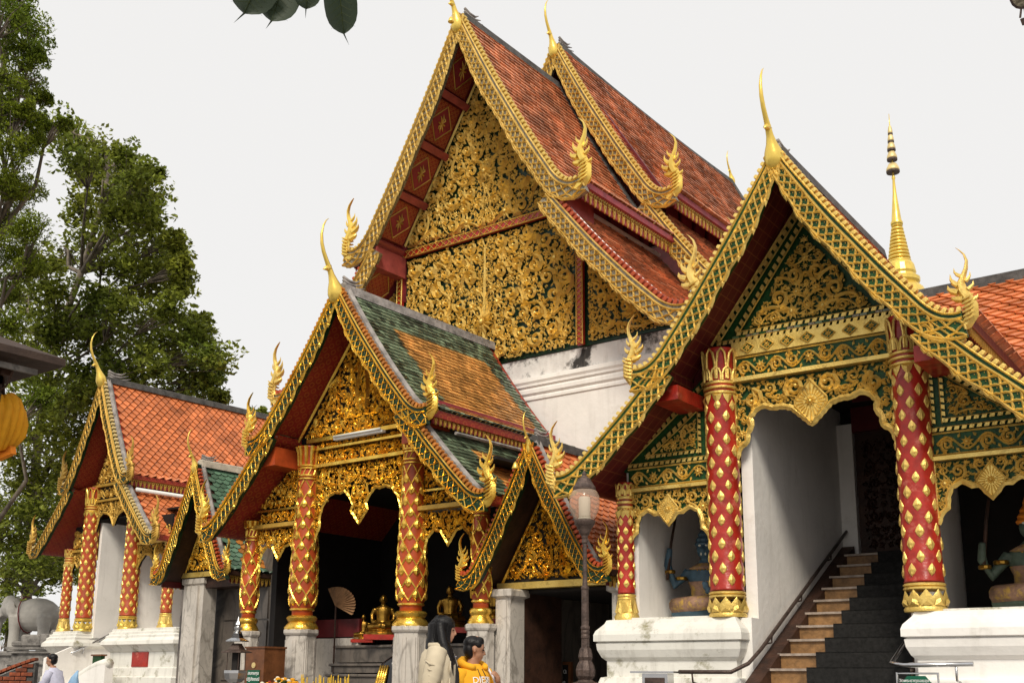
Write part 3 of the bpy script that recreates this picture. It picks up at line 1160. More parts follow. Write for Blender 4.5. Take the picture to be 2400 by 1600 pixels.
def valance(root, xc, hw, ztop, half, y, back, gold, rb, rs, seed, rim=.035, fill=1.0, name='valance', sun=0.0, board=.03, frame=.03):
    """pierced hanging panel with a cusped lower edge; half = [(dx from centre, z)] from the outer foot to the middle"""
    left = [(xc + dx, z) for dx, z in half]
    right = [(xc - dx, z) for dx, z in half[::-1]]
    if abs(half[-1][0]) < 1e-6:
        right = right[1:]
    low = left + right
    poly = low + [(xc + hw, ztop), (xc - hw, ztop)]
    o = None
    if back:
        mb = MB()
        mb.prism(poly, y + board, y + board + .03)
        o = mb.build(name, back, root)
    g = MB()
    filigree(g, poly, rb, rs, y, seed, sym=xc, flowers=.16, fill=fill * .6)
    # rim: scaly snake along the lower edge, straight frame on the other sides
    fine = []
    for a, b in zip(low, low[1:]):
        n = max(1, int(math.hypot(b[0] - a[0], b[1] - a[1]) / .04))
        for i in range(n):
            fine.append((a[0] + (b[0] - a[0]) * i / n, a[1] + (b[1] - a[1]) * i / n))
    fine.append(low[-1])
    ctr = (xc, ztop)
    g.ridge(fine, [rim * (1 + .25 * (i % 2)) for i in range(len(fine))], rim * 1.1, y - .012)
    for s in (-1, 1):
        g.box(xc + s * hw - frame * .5, xc + s * hw + frame * .5, y - .03, y + .03, half[0][1], ztop)
    if sun:
        zc = half[-1][1] + sun * 1.25
        n = 22
        dia = []
        for i in range(n):
            a = 2 * PI * i / n + PI / 2
            ca, sa = math.cos(a), math.sin(a)
            rr = sun * 1.25 / (abs(ca) * 1.25 + abs(sa))
            dia.append((xc + rr * ca, zc + rr * sa))
        g.prism(dia, y - .035, y + .02)
        g.ridge(dia + dia[:1], [sun * .07] * (n + 1), sun * .1, y - .036)
        for i in range(n):
            a = 2 * PI * i / n + PI / 2
            rr = sun * 1.1 / (abs(math.cos(a)) * 1.25 + abs(math.sin(a)))
            g.ridge([(xc + sun * .4 * math.cos(a), zc + sun * .4 * math.sin(a)), (xc + rr * math.cos(a), zc + rr * math.sin(a))], [sun * .035, sun * .06], sun * .12, y - .036)
        g.rosette(xc, zc, sun * .42, 10, y - .037, sun * .16)
    gobj = g.build('scrollwork' if o else name, gold, o or root)
    return o or gobj


def wmat(o):
    return Matrix.LocRotScale(o.location, o.rotation_euler, o.scale)


def prism_yz(mb, ol, x0, x1, mi=0):
    n = len(ol)
    vs = [(x0, y, z) for y, z in ol] + [(x1, y, z) for y, z in ol]
    fs = [tuple(range(n)), tuple(range(2 * n - 1, n - 1, -1))]
    for i in range(n):
        j = (i + 1) % n
        fs.append((j, i, n + i, n + j))
    mb.add(vs, fs, mi)


def mb_box(name, m, root, *b):
    mb = MB()
    mb.box(*b)
    return mb.build(name, m, root)


def lattice_strip(mb, a, b, w, y, n=None):
    """crossed gold laths between two rails, in the x-z plane"""
    dx, dz = b[0] - a[0], b[1] - a[1]
    L = math.hypot(dx, dz)
    ux, uz = dx / L, dz / L
    nx, nz = -uz, ux
    P = lambda t, s: (a[0] + ux * t + nx * s, a[1] + uz * t + nz * s)
    for s in (-w / 2, w / 2):
        mb.ridge([P(0, s), P(L, s)], [w * .09] * 2, w * .12, y)
    n = n or int(L / w)
    for i in range(n):
        t0, t1 = L * i / n, L * (i + 1) / n
        mb.ridge([P(t0, -w / 2), P(t1, w / 2)], [w * .05] * 2, w * .1, y)
        mb.ridge([P(t0, w / 2), P(t1, -w / 2)], [w * .05] * 2, w * .1, y - .002)


# ================================================================== ground
mb = MB()
mb.add([(-400, -200, 0), (400, -200, 0), (400, 600, 0), (-400, 600, 0)], [(0, 1, 2, 3)])
o = mb.build('ground', 'paving', None, kind='structure')

# ================================================================== R: entrance pavilion on the right
SR = 0.902
cR = Vector((-6.069 + 1.17 * math.cos(R_(1.81)), 12.285 + 1.17 * math.sin(R_(1.81)), 0))
pR = CAM + (cR - CAM) * SR
RV = thing('entrance_pavilion', 'entrance pavilion with studded red columns, steep golden gable and carpeted stair', 'pavilion', pR, R_(1.81), SR)
FACE_R = R_(-68)
up = rake(0, 7.36, 2.02, 4.93)
lo = rake(1.60, 4.93, 3.18, 3.68)
for s in (1, -1):
    roof(RV, s, up, -.76, 3.2, 'rect', .12, .11, ['tile_brown_s'], deck='soffit_grid', seed=3 + s)
    roof(RV, s, lo, -.76, 3.2, 'rect', .12, .11, ['tile_brown_s'], deck='soffit_grid', seed=7 + s)
    barge(RV, s, up, .275, -.84, .08, 'green_glass', 'gold', rows=3, pitch=.13, lat=1.0, tooth=(.085, .062), tmat='gold')
    barge(RV, s, lo, .275, -.83, .08, 'green_glass', 'gold', rows=3, pitch=.13, lat=1.0, tooth=(.085, .062), tmat='gold', taper=.9)
    naga(RV, s * 1.97, 4.80, s, .84, -.79, .12)
    naga(RV, s * 3.15, 3.56, s, .85, -.79, .12)
    eave_lace(RV, s, 2.0, -.7, 3.2, 4.86, .16, board='dark_red')
    mb_box('clerestory_wall', 'dark_red', RV, *(sorted((s * 1.46, s * 1.52))), .14, 3.1, 4.5, 5.25)
ridge_cap(RV, -.7, 3.2, 7.34, m='mortar_dark')
chofa(RV, -.80, 7.08, 1.24)
ridge_scrolls(RV, -.72, 7.52, .8)
# gable
mb = MB()
mb.prism([(-1.42, 5.33), (1.42, 5.33), (0, 7.08)], .10, .13)
gp = mb.build('gable_board', 'green_glass', RV)
mb = MB()
mb.prism([(-1.62, 4.80), (-1.24, 4.80), (-1.24, 5.24), (-.2, 6.88), (0, 7.0), (.2, 6.88), (1.24, 5.24), (1.24, 4.80), (1.62, 4.80), (1.55, 5.2), (0, 7.2), (-1.55, 5.2)], .125, .2)
mb.build('gable_backing', 'dark_red', RV)
g = MB()
for s in (1, -1):
    a, b = (s * 1.22, 5.36), (0, 6.93)
    rope(g, *((a, b) if s > 0 else (b, a)), .07, .045)
    a, b = (s * .95, 5.43), (0, 6.73)
    rope(g, *((a, b) if s > 0 else (b, a)), .065, .04)
    g.ridge([(s * 1.30, 5.33), (0, 7.02)], [.018] * 2, .03, .05)
rope(g, (-.95, 5.415), (.95, 5.415), .06, .04)
filigree(g, [(-.80, 5.47), (.80, 5.47), (0, 6.58)], .135, .04, .045, 11, sym=0, flowers=.12, fill=.8)
rope(g, (-1.22, 5.325), (1.22, 5.325), .055, .03)
g.build('scrollwork', 'gold', gp)
mb = MB()
n = 22
for i in range(n):
    x0 = -1.0 + 2.0 * i / n
    mb.box(x0 + .004, x0 + 2.0 / n - .004, .03, .058, 5.352, 5.39, i % 3)
mb.build('mosaic_strip', ['mosaic', 'green_glass', 'mirror_glass'], gp)
mb_box('lintel_board', 'gold', RV, -1.0, 1.0, -.01, .06, 5.11, 5.295)
for i in range(7):
    x = -.78 + i * .26
    g = MB()
    g.prism([(x - .085, 5.2), (x, 5.135), (x + .085, 5.2), (x, 5.265)], -.018, -.01)
    gz = g.build('glass_lozenge', 'green_glass', RV)
    g = MB()
    g.ridge([(x - .085, 5.2), (x, 5.135), (x + .085, 5.2), (x, 5.265), (x - .085, 5.2)], [.012] * 5, .018, -.018)
    g.rosette(x, 5.2, .045, 6, -.019, .02)
    g.build('lozenge_frame', 'gold', gz)
mb = MB()
mb.box(-1.0, 1.0, .03, .07, 4.80, 5.10)
fr = mb.build('frieze_board', 'green_glass', RV)
g = MB()
frieze(g, -.94, .94, 4.845, 5.065, .02)
for z in (4.83, 5.09):
    g.ridge([(-.98, z), (.98, z)], [.014] * 2, .02, .02)
for x in (-.97, .97):
    g.ridge([(x, 4.83), (x, 5.09)], [.016] * 2, .02, .02)
g.build('scrollwork', 'gold', fr)
mb_box('beam', 'gold', RV, -1.03, 1.03, -.07, .07, 4.765, 4.815)
valance(RV, 0, .985, 4.755, [(-.985, 3.80), (-.94, 3.93), (-.84, 4.00), (-.83, 4.10), (-.77, 4.20), (-.79, 4.30), (-.70, 4.40), (-.60, 4.43), (-.48, 4.385), (-.36, 4.385), (-.24, 4.35), (0, 4.12)],
        .02, 'green_glass', 'gold', .15, .05, 21, sun=.22, fill=1.2)
for s in (1, -1):
    xs = lambda a, b: sorted((s * a, s * b))
    mb = MB()
    mb.prism([(s * x, z) for x, z in ((1.36, 3.80), (2.62, 3.80), (2.62, 3.92), (1.36, 4.98))][::s], .06, .11)
    sb = mb.build('side_gable_board', 'green_glass', RV)
    g = MB()
    for a, b in (((1.39, 4.86), (2.55, 3.93)), ((1.50, 4.55), (2.28, 3.96))):
        a, b = (s * a[0], a[1]), (s * b[0], b[1])
        rope(g, *((b, a) if s > 0 else (a, b)), .06, .045)
    for x in (1.39, 1.50):
        rope(g, (s * x, 3.93), (s * x, 4.85 if x < 1.45 else 4.55), .05, .045)
    rope(g, *sorted(((s * 1.48, 3.965), (s * 2.3, 3.965))), .05, .045)
    rope(g, *sorted(((s * 1.36, 3.865), (s * 2.55, 3.865))), .05, .03)
    filigree(g, [(s * 1.54, 4.01), (s * 2.14, 4.01), (s * 1.54, 4.46)], .09, .033, .045, 31, fill=.8)
    g.build('scrollwork', 'gold', sb)
    x0, x1 = xs(1.36, 2.54)
    fr = mb_box('frieze_board', 'green_glass', RV, x0, x1, .03, .07, 3.56, 3.83)
    g = MB()
    frieze(g, x0 + .05, x1 - .05, 3.59, 3.80, .02, n=5)
    for z in (3.575, 3.82):
        g.ridge([(x0, z), (x1, z)], [.013] * 2, .02, .02)
    g.build('scrollwork', 'gold', fr)
    mb_box('beam', 'gold', RV, x0 - .03, x1 + .03, -.05, .06, 3.505, 3.55)
    valance(RV, s * 1.95, .585, 3.5, [(-.585, 2.80), (-.54, 2.92), (-.47, 2.98), (-.46, 3.1), (-.42, 3.2), (-.3, 3.26), (-.2, 3.2), (-.12, 3.2), (0, 3.05)],
            .02, 'green_glass', 'gold', .105, .04, 23, sun=.155, rim=.028, fill=1.2)
    stud_column(RV, s * 1.17, 0, 1.85, 5.22, .20, facing=FACE_R)
    stud_column(RV, s * 2.58, 0, 1.85, 3.64, .108, base_h=.36, cap_h=.30, nrow=5, lw=.082, lh=.125, rows_dz=.115, foot=True, facing=FACE_R)
    mb_box('purlin_block', 'red', RV, *(xs(1.42, 1.78)), -.70, .12, 4.48, 4.66)
    # ceilings of the side bays and near-black back walls, shade put into their colour
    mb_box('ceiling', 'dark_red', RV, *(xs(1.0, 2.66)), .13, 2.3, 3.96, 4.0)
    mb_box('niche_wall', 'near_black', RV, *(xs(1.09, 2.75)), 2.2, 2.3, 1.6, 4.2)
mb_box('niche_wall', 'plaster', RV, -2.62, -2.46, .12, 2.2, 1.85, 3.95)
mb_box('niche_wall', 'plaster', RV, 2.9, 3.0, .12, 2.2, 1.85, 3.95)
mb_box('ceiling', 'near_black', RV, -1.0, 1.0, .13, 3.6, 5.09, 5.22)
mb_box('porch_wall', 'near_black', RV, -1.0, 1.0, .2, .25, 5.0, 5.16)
# plinths
PL = [(-.03, 1.852), (.0, 1.845), (.02, 1.80), (.105, 1.71), (.125, 1.66), (.125, 1.58), (.075, 1.565), (.10, 1.55), (.09, 1.47), (.05, 1.38), (.015, 1.345), (.0, 1.335),
      (.0, 1.14), (.06, 1.13), (.085, 1.06), (.13, 1.0), (.15, .92), (.15, -.2)]
for (x0, x1) in ((-2.78, -1.0), (1.09, 3.4)):
    mb = MB()
    mb.moulded(x0, x1, -.18, 2.3, PL)
    mb.build('plinth', 'plaster_mossy' if x0 < 0 else 'plaster', RV)
    mb = MB()
    mb.box(x0 + .06, x1 - .3, -.10, 1.2, 1.853, 1.875)
    mb.build('plinth_slab', 'plaster_mossy', RV)
# stair
mb = MB()
prism_yz(mb, [(-.06, -.2), (3.55, -.2), (3.55, 5.1), (.16, 5.1), (.16, 1.84), (-.06, 1.84)], -.995, -.845)
mb.build('stair_wall', 'plaster', RV)
mb = MB()
prism_yz(mb, [(.06, -.2), (3.55, -.2), (3.55, 5.1), (.06, 5.1)], .99, 1.07)
mb.build('stair_wall', 'plaster', RV)
mb = MB()
prism_yz(mb, [(.07, -.2), (3.55, -.2), (3.55, 5.1), (.07, 5.1)], .97, .988)
mb.build('unseen_dark_panel', 'wood_dark', RV)  # added out of view to cut bounce onto the opposite wall
mb = MB()
prism_yz(mb, [(-2.4, -.2), (3.3, -.2), (3.3, 3.02), (-.1, 1.2), (-2.4, -.06)], -.843, -.66)
mb.build('stringer', 'wood_dark', RV)
st = MB()
for k in range(-7, 10):
    v, z = -.004 + .325 * k, 1.246 + .18 * k
    mb = MB()
    mb.box(-.668, .965, v + .02, v + .345, z - .36, z - .028)
    stp = mb.build('step', 'step_tile', RV)
    mb = MB()
    mb.box(-.69, .964, v - .012, v + .342, z - .028, z)
    mb.build('nosing', 'nosing', stp)
    mb = MB()
    mb.box(-.21, .955, v - .022, v + .325, z + .001, z + .013)
    mb.box(-.21, .955, v - .022, v + .012, z - .175, z + .0135)
    mb.build('carpet_runner', 'carpet', stp)
mb_box('landing', 'step_tile', RV, -.84, .97, 3.27, 4.2, 2.6, 2.87)
# door at the top of the stair
mb_box('door_jamb', 'plaster', RV, -.845, -.62, 3.36, 3.56, 2.87, 4.85)
mb_box('door_head', 'dark_red', RV, -.62, .97, 3.36, 3.56, 4.72, 5.1)
for (x0, x1) in ((-.61, .14), (.16, .95)):
    dl = mb_box('door_leaf', 'wood_dark', RV, x0, x1, 3.44, 3.5, 2.88, 4.72)
    g = MB()
    filigree(g, [(x0 + .08, 2.98), (x1 - .08, 2.98), (x1 - .08, 4.62), (x0 + .08, 4.62)], .11, .05, 3.435, 5, sym=(x0 + x1) / 2, levels=3, dense=5, stems=False)
    g.build('carving', 'wood_dark', dl)
    mb_box('door_handle', 'red_orange', dl, x1 - .03, x1 - .01, 3.40, 3.43, 3.4, 4.1)
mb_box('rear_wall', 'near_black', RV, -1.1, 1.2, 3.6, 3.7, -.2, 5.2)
# handrails
g = MB()
g.tube([(-1.62, -.46, 1.20), (-.95, -.46, 1.20), (-.80, -.30, 1.30), (-.765, 0, 1.47), (-.765, 3.3, 3.24)], .024, 8)
for (y, z) in ((.35, 1.655), (1.4, 2.225), (2.6, 2.87)):
    g.tube([(-.765, y, z), (-.765, y - .02, z - .10), (-.845, y, z - .11)], .012, 6)
g.tube([(-1.45, -.46, 1.19), (-1.45, -.44, 1.08), (-1.45, -.30, 1.06)], .012, 6)
hr = g.build('handrail', 'iron', RV, smooth=True)
g = MB()
g.tube([(1.72, -.46, 1.285), (1.02, -.46, 1.275), (.88, -.40, 1.30), (.90, .0, 1.50), (.90, .25, 1.62)], .026, 8)
g.tube([(1.55, -.46, 1.28), (1.55, -.46, 1.12), (1.55, -.33, 1.10)], .014, 6)
g.build('handrail', 'steel', RV, smooth=True)

# ================================================================== M: middle shrine with green and amber tiles
SM = thing('shrine_hall', 'open shrine hall with green and amber tiled roof and gold lace front', 'shrine', (-11.346, 11.153, 0))
FACE_M = R_(-45)
up = rake(0, 6.76, 1.86, 4.66, c=.2)
lo = rake(1.38, 4.74, 2.86, 3.40, c=.12)


def mcol(s, y, r, c, s0=.2, s1=.86, y0=.30, y1=2.55):
    return 1 if (s0 < s < s1 and y0 + (s - .5) * .25 < y < y1 + (s - .5) * .3) else 0


for s in (1, -1):
    roof(SM, s, up, -.50, 3.04, 'rect', .105, .085, ['tile_green_s', 'tile_amber_s'], colour=mcol, seed=13 + s, inset=.10)
    roof(SM, s, lo, -.50, 3.04, 'rect', .105, .085, ['tile_green_s', 'tile_amber_s'], colour=lambda a, y, r, c: mcol(a, y, r, c, .34, .78, .35, 2.5), seed=17 + s, inset=.10)
    for nm, pf in (('verge_cap', up), ('verge_cap', lo)):
        mb = MB()
        mb.tube([(s * (x), -.42, z + .015) for x, z in pf[1:-3:3]], .06, 6)
        mb.build(nm, 'mortar', SM)
    barge(SM, s, up, .235, -.62, .08, 'dark_glass', 'gold_leaf', rows=2, pitch=.115, lat=.6, tooth=(.075, .06), tmat='tile_amber', hooks=.3)
    barge(SM, s, lo, .23, -.61, .08, 'dark_glass', 'gold_leaf', rows=2, pitch=.115, lat=.6, tooth=(.075, .06), tmat='tile_amber', taper=.9, hooks=.3)
    naga(SM, s * 1.83, 4.55, s, .86, -.57, .11, 'gold_leaf')
    naga(SM, s * 2.83, 3.29, s, .86, -.57, .11, 'gold_leaf')
    eave_lace(SM, s, 1.84, -.46, 3.0, 4.60, .17)
    mb_box('clerestory_wall', 'wine', SM, *(sorted((s * 1.34, s * 1.40))), .14, 3.0, 4.2, 4.95)
    mb = MB()
    mb.tube([(s * 1.92, -.1, 4.36), (s * 1.92, 3.0, 4.40)], .025, 6)
    mb.build('flashing', 'mortar', SM)
    mb_box('purlin_block', 'red_orange', SM, *(sorted((s * 1.30, s * 1.66))), -.50, .08, 4.22, 4.50)
ridge_cap(SM, -.5, 3.05, 6.74, w=.11, m='mortar')
chofa(SM, -.60, 6.48, 1.25)
ridge_scrolls(SM, -.52, 6.92, .7)
# gable screen: near-black board standing in for the shade behind, gold lace in front
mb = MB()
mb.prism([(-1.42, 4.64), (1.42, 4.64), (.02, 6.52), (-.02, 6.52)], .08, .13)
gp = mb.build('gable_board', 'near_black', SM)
g = MB()
filigree(g, [(-1.28, 4.68), (1.28, 4.68), (.05, 6.40), (-.05, 6.40)], .115, .034, .03, 41, sym=0, flowers=.12, fill=.8)
for s in (1, -1):
    g.ridge([(s * 1.40, 4.66), (0, 6.5)], [.022] * 2, .03, .03)
g.ridge([(-.09, 5.0), (-.12, 5.3), (-.05, 5.7), (0, 5.95), (.05, 5.7), (.12, 5.3), (.09, 5.0)], [.03] * 7, .05, .01)
g.rosette(0, 5.12, .16, 9, .0, .06)
g.build('scrollwork', 'gold_leaf', gp)
for z0, z1 in ((4.60, 4.66), (4.465, 4.50), (4.20, 4.25)):
    mb_box('beam', 'gold_leaf', SM, -1.12, 1.12, -.05, .06, z0, z1)
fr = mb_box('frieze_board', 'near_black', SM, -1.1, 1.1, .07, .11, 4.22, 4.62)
g = MB()
filigree(g, [(-.98, 4.26), (.98, 4.26), (.98, 4.46), (-.98, 4.46)], .085, .03, .03, 42, sym=0, flowers=.15)
filigree(g, [(-1.0, 4.51), (1.0, 4.51), (1.0, 4.59), (-1.0, 4.59)], .04, .028, .03, 43, sym=0, flowers=.3, levels=2)
g.build('scrollwork', 'gold_leaf', fr)
valance(SM, 0, .93, 4.19, [(-.93, 3.04), (-.89, 3.18), (-.82, 3.30), (-.83, 3.45), (-.77, 3.62), (-.66, 3.75), (-.52, 3.80), (-.40, 3.78), (-.32, 3.80), (-.20, 3.69), (-.13, 3.58), (-.17, 3.49), (0, 3.29)],
        .03, None, 'gold_leaf', .105, .032, 44, rim=.022)
for s in (1, -1):
    x0, x1 = sorted((s * 1.22, s * 2.22))
    mb = MB()
    mb.prism([(s * x, z) for x, z in ((1.22, 3.64), (2.32, 3.64), (2.30, 3.75), (1.22, 4.58))][::s], .08, .12)
    sb = mb.build('side_gable_board', 'near_black', SM)
    g = MB()
    filigree(g, [(s * 1.24, 3.68), (s * 2.25, 3.68), (s * 2.1, 3.86), (s * 1.24, 4.5)][::s], .09, .03, .03, 45)
    g.build('scrollwork', 'gold_leaf', sb)
    fr = mb_box('frieze_board', 'near_black', SM, x0, x1, .07, .11, 3.42, 3.64)
    g = MB()
    filigree(g, [(x0, 3.45), (x1, 3.45), (x1, 3.62), (x0, 3.62)], .075, .03, .03, 46, sym=(x0 + x1) / 2)
    g.build('scrollwork', 'gold_leaf', fr)
    mb_box('beam', 'gold_dull', SM, x0 - .06, x1 + .06, -.08, .05, 3.36, 3.42)
    mb_box('beam', 'gold_leaf', SM, x0, x1, -.02, .05, 3.625, 3.655)
    xm = (x0 + x1) / 2
    valance(SM, xm, .50, 3.355, [(-.50, 2.48), (-.46, 2.6), (-.42, 2.7), (-.43, 2.82), (-.38, 2.98), (-.26, 3.09), (-.14, 3.06), (0, 2.86)],
            .03, None, 'gold_leaf', .085, .03, 47, rim=.02)
    lattice_column(SM, s * 1.09, 0, 1.79, 4.54, .165, facing=FACE_M)
    lattice_column(SM, s * 2.32, 0, 1.79, 3.50, .11, nb=5, lw=.065, lh=.10, facing=FACE_M, cap_h=.3)
    for (x, w) in ((1.09, .235), (2.32, .185)):
        mb = MB()
        mb.lathe([(w * 1.02, -.02), (w * 1.0, 1.68), (w * 1.0, 1.70), (w * 1.1, 1.715), (w * 1.16, 1.74), (w * 1.16, 1.785), (w * 1.05, 1.795)], 8, (s * x, 0), a0=PI / 8)
        pd = mb.build('pedestal', 'marble', SM)
        mb = MB()
        for i in range(8):
            a = i * PI / 4
            dx, dy = math.cos(a), math.sin(a)
            cx, cy = s * x + dx * w * .93, dy * w * .93
            hw = w * .27
            mb.beam((cx - dy * hw, cy + dx * hw, .05), (cx - dy * hw, cy + dx * hw, 1.64), .012, .012)
            mb.beam((cx + dy * hw, cy - dx * hw, .05), (cx + dy * hw, cy - dx * hw, 1.64), .012, .012)
        mb.build('fillet', 'marble', pd)
# interior, its shade put into near-black surfaces
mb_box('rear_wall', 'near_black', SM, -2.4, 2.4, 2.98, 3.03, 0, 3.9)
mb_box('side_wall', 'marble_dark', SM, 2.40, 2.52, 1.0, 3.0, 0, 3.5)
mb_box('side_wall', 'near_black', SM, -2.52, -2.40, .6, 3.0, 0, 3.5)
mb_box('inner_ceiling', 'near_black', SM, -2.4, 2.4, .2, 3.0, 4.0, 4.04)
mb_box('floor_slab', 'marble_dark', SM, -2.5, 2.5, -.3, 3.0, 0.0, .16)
# marble dado and red panel seen through the left bay
mb_box('dado', 'marble', SM, -2.39, -1.2, 1.28, 1.36, .16, 1.72)
mb_box('red_panel', 'dark_red', SM, -2.39, -1.2, 1.3, 1.36, 1.74, 2.02)
mb = MB()
mb.tube([(-2.02, .9, .2), (-2.02, .9, 3.2)], .022, 8)
mb.build('post', 'wine', SM)
# tube lamp fixed to the front
lt = mb_box('tube_lamp', 'white_trim', SM, -.44, .56, -.13, -.06, 4.555, 4.59)
mb = MB()
mb.tube([(-.42, -.15, 4.60), (.54, -.15, 4.60)], .016, 8)
mb.build('tube', 'white_trim', lt, smooth=True)

# ================================================================== G: the great hall behind
GH = thing('great_hall', 'great hall with towering carved gold gable and red brown roofs', 'temple hall', (-11.52, 14.2, 0))
up = rake(0, 12.84, 2.62, 8.90, c=.17)
lo = rake(1.98, 8.83, 4.50, 6.42, c=.22)
up2 = rake(0, 13.76, 2.62, 9.86, c=.17)
lo2 = rake(2.05, 9.78, 3.7, 7.9, c=.15)
for s in (1, -1):
    roof(GH, s, up, -.74, 2.7, 'rect', .15, .135, ['tile_brown_s'], deck='wine', seed=21)
    roof(GH, s, lo, -.74, 2.7, 'rect', .15, .135, ['tile_brown_s'], deck='wine', seed=22)
    roof(GH, s, up2, 2.26, 10.1, 'rect', .15, .135, ['tile_brown_s'], deck='wine', seed=23)
    roof(GH, s, lo2, 2.26, 10.1, 'rect', .15, .135, ['tile_brown_s'], deck='wine', seed=24)
    barge(GH, s, up, .29, -.84, .10, 'mirror_glass', 'gold_trim', rows=3, pitch=.14, lat=1.05, tooth=(.105, .07), tmat='gold', hooks=.28)
    barge(GH, s, lo, .29, -.83, .10, 'mirror_glass', 'gold_trim', rows=3, pitch=.14, lat=1.05, tooth=(.105, .085), tmat='red_orange', taper=.9, hooks=.28)
    barge(GH, s, up2, .29, 2.16, .10, 'mirror_glass', 'gold_trim', rows=3, pitch=.14, lat=1.05, tooth=(.105, .07), tmat='gold', hooks=.28)
    barge(GH, s, lo2, .29, 2.17, .10, 'mirror_glass', 'gold_trim', rows=3, pitch=.14, lat=1.05, tooth=(.105, .085), tmat='gold', taper=.9, hooks=.28)
    naga(GH, s * 2.57, 8.79, s, 1.15, -.79, .16, 'gold_bright', flip=1)
    naga(GH, s * 4.46, 6.31, s, 1.15, -.79, .16, 'gold')
    naga(GH, s * 2.57, 9.75, s, 1.2, 2.21, .16, 'gold_bright')
    naga(GH, s * 3.66, 7.86, s, 1.15, 2.21, .16, 'gold')
    eave_lace(GH, s, 2.58, -.7, 2.6, 8.80, .26)
    eave_lace(GH, s, 2.58, 2.36, 10.0, 9.76, .26)
    for (y0, y1, z0, z1, x) in ((.02, 2.3, 8.0, 9.2, 2.02), (2.5, 10, 9.0, 10.1, 2.08)):
        cw = mb_box('clerestory_wall', 'wine', GH, *(sorted((s * (x - .06), s * x))), y0, y1, z0, z1)
        mb = MB()
        for i in range(int((y1 - y0) / .55)):
            y = y0 + .3 + i * .55
            mb.box(*(sorted((s * x, s * (x + .05)))), y, y + .07, z0, z1)
        mb.build('stud', 'dark_red', cw)
    for pf, y0, y1 in ((lo, -.6, 2.6),):
        mb = MB()
        mb.tube([(s * 2.06, .05, 8.80), (s * 2.06, 2.6, 8.80)], .04, 6)
        mb.build('flashing', 'plaster', GH)
    mb = MB()
    mb.tube([(s * (x + .015), -.66, z + .02) for x, z in lo[2:-2:3]], .045, 6)
    mb.build('verge_cap', 'plaster', GH)
    for pf, y in ((up2, 10.05),):
        mb = MB()
        mb.tube([(s * x, y, z + .02) for x, z in pf[::3]], .07, 6)
        mb.build('verge_cap', 'mortar_dark', GH)
    # lead strip where the front roof dies into the higher one
    mb = MB()
    mb.tube([(s * x, 2.28, z + .03) for x, z in up[::3]], .06, 6)
    mb.build('valley_strip', 'mortar_dark', GH)
# second gable (dark red boards) facing the front
mb = MB()
mb.prism([(-2.1, 9.0), (2.1, 9.0), (2.3, 9.9), (0, 13.55), (-2.3, 9.9)], 2.6, 2.68)
mb.build('rear_gable_board', 'dark_red', GH)
ridge_cap(GH, -.7, 2.3, 12.80, w=.11, m='mortar_dark')
ridge_cap(GH, 2.3, 10.1, 13.72, w=.11, m='mortar_dark', sag=.08)
chofa(GH, -.82, 12.42, 1.25)
chofa(GH, 2.18, 13.4, 1.2)
ridge_scrolls(GH, -.7, 13.0, .8)
ridge_scrolls(GH, 2.3, 13.95, .8)
chofa(GH, 10.2, 13.7, .9, name='horn_finial')
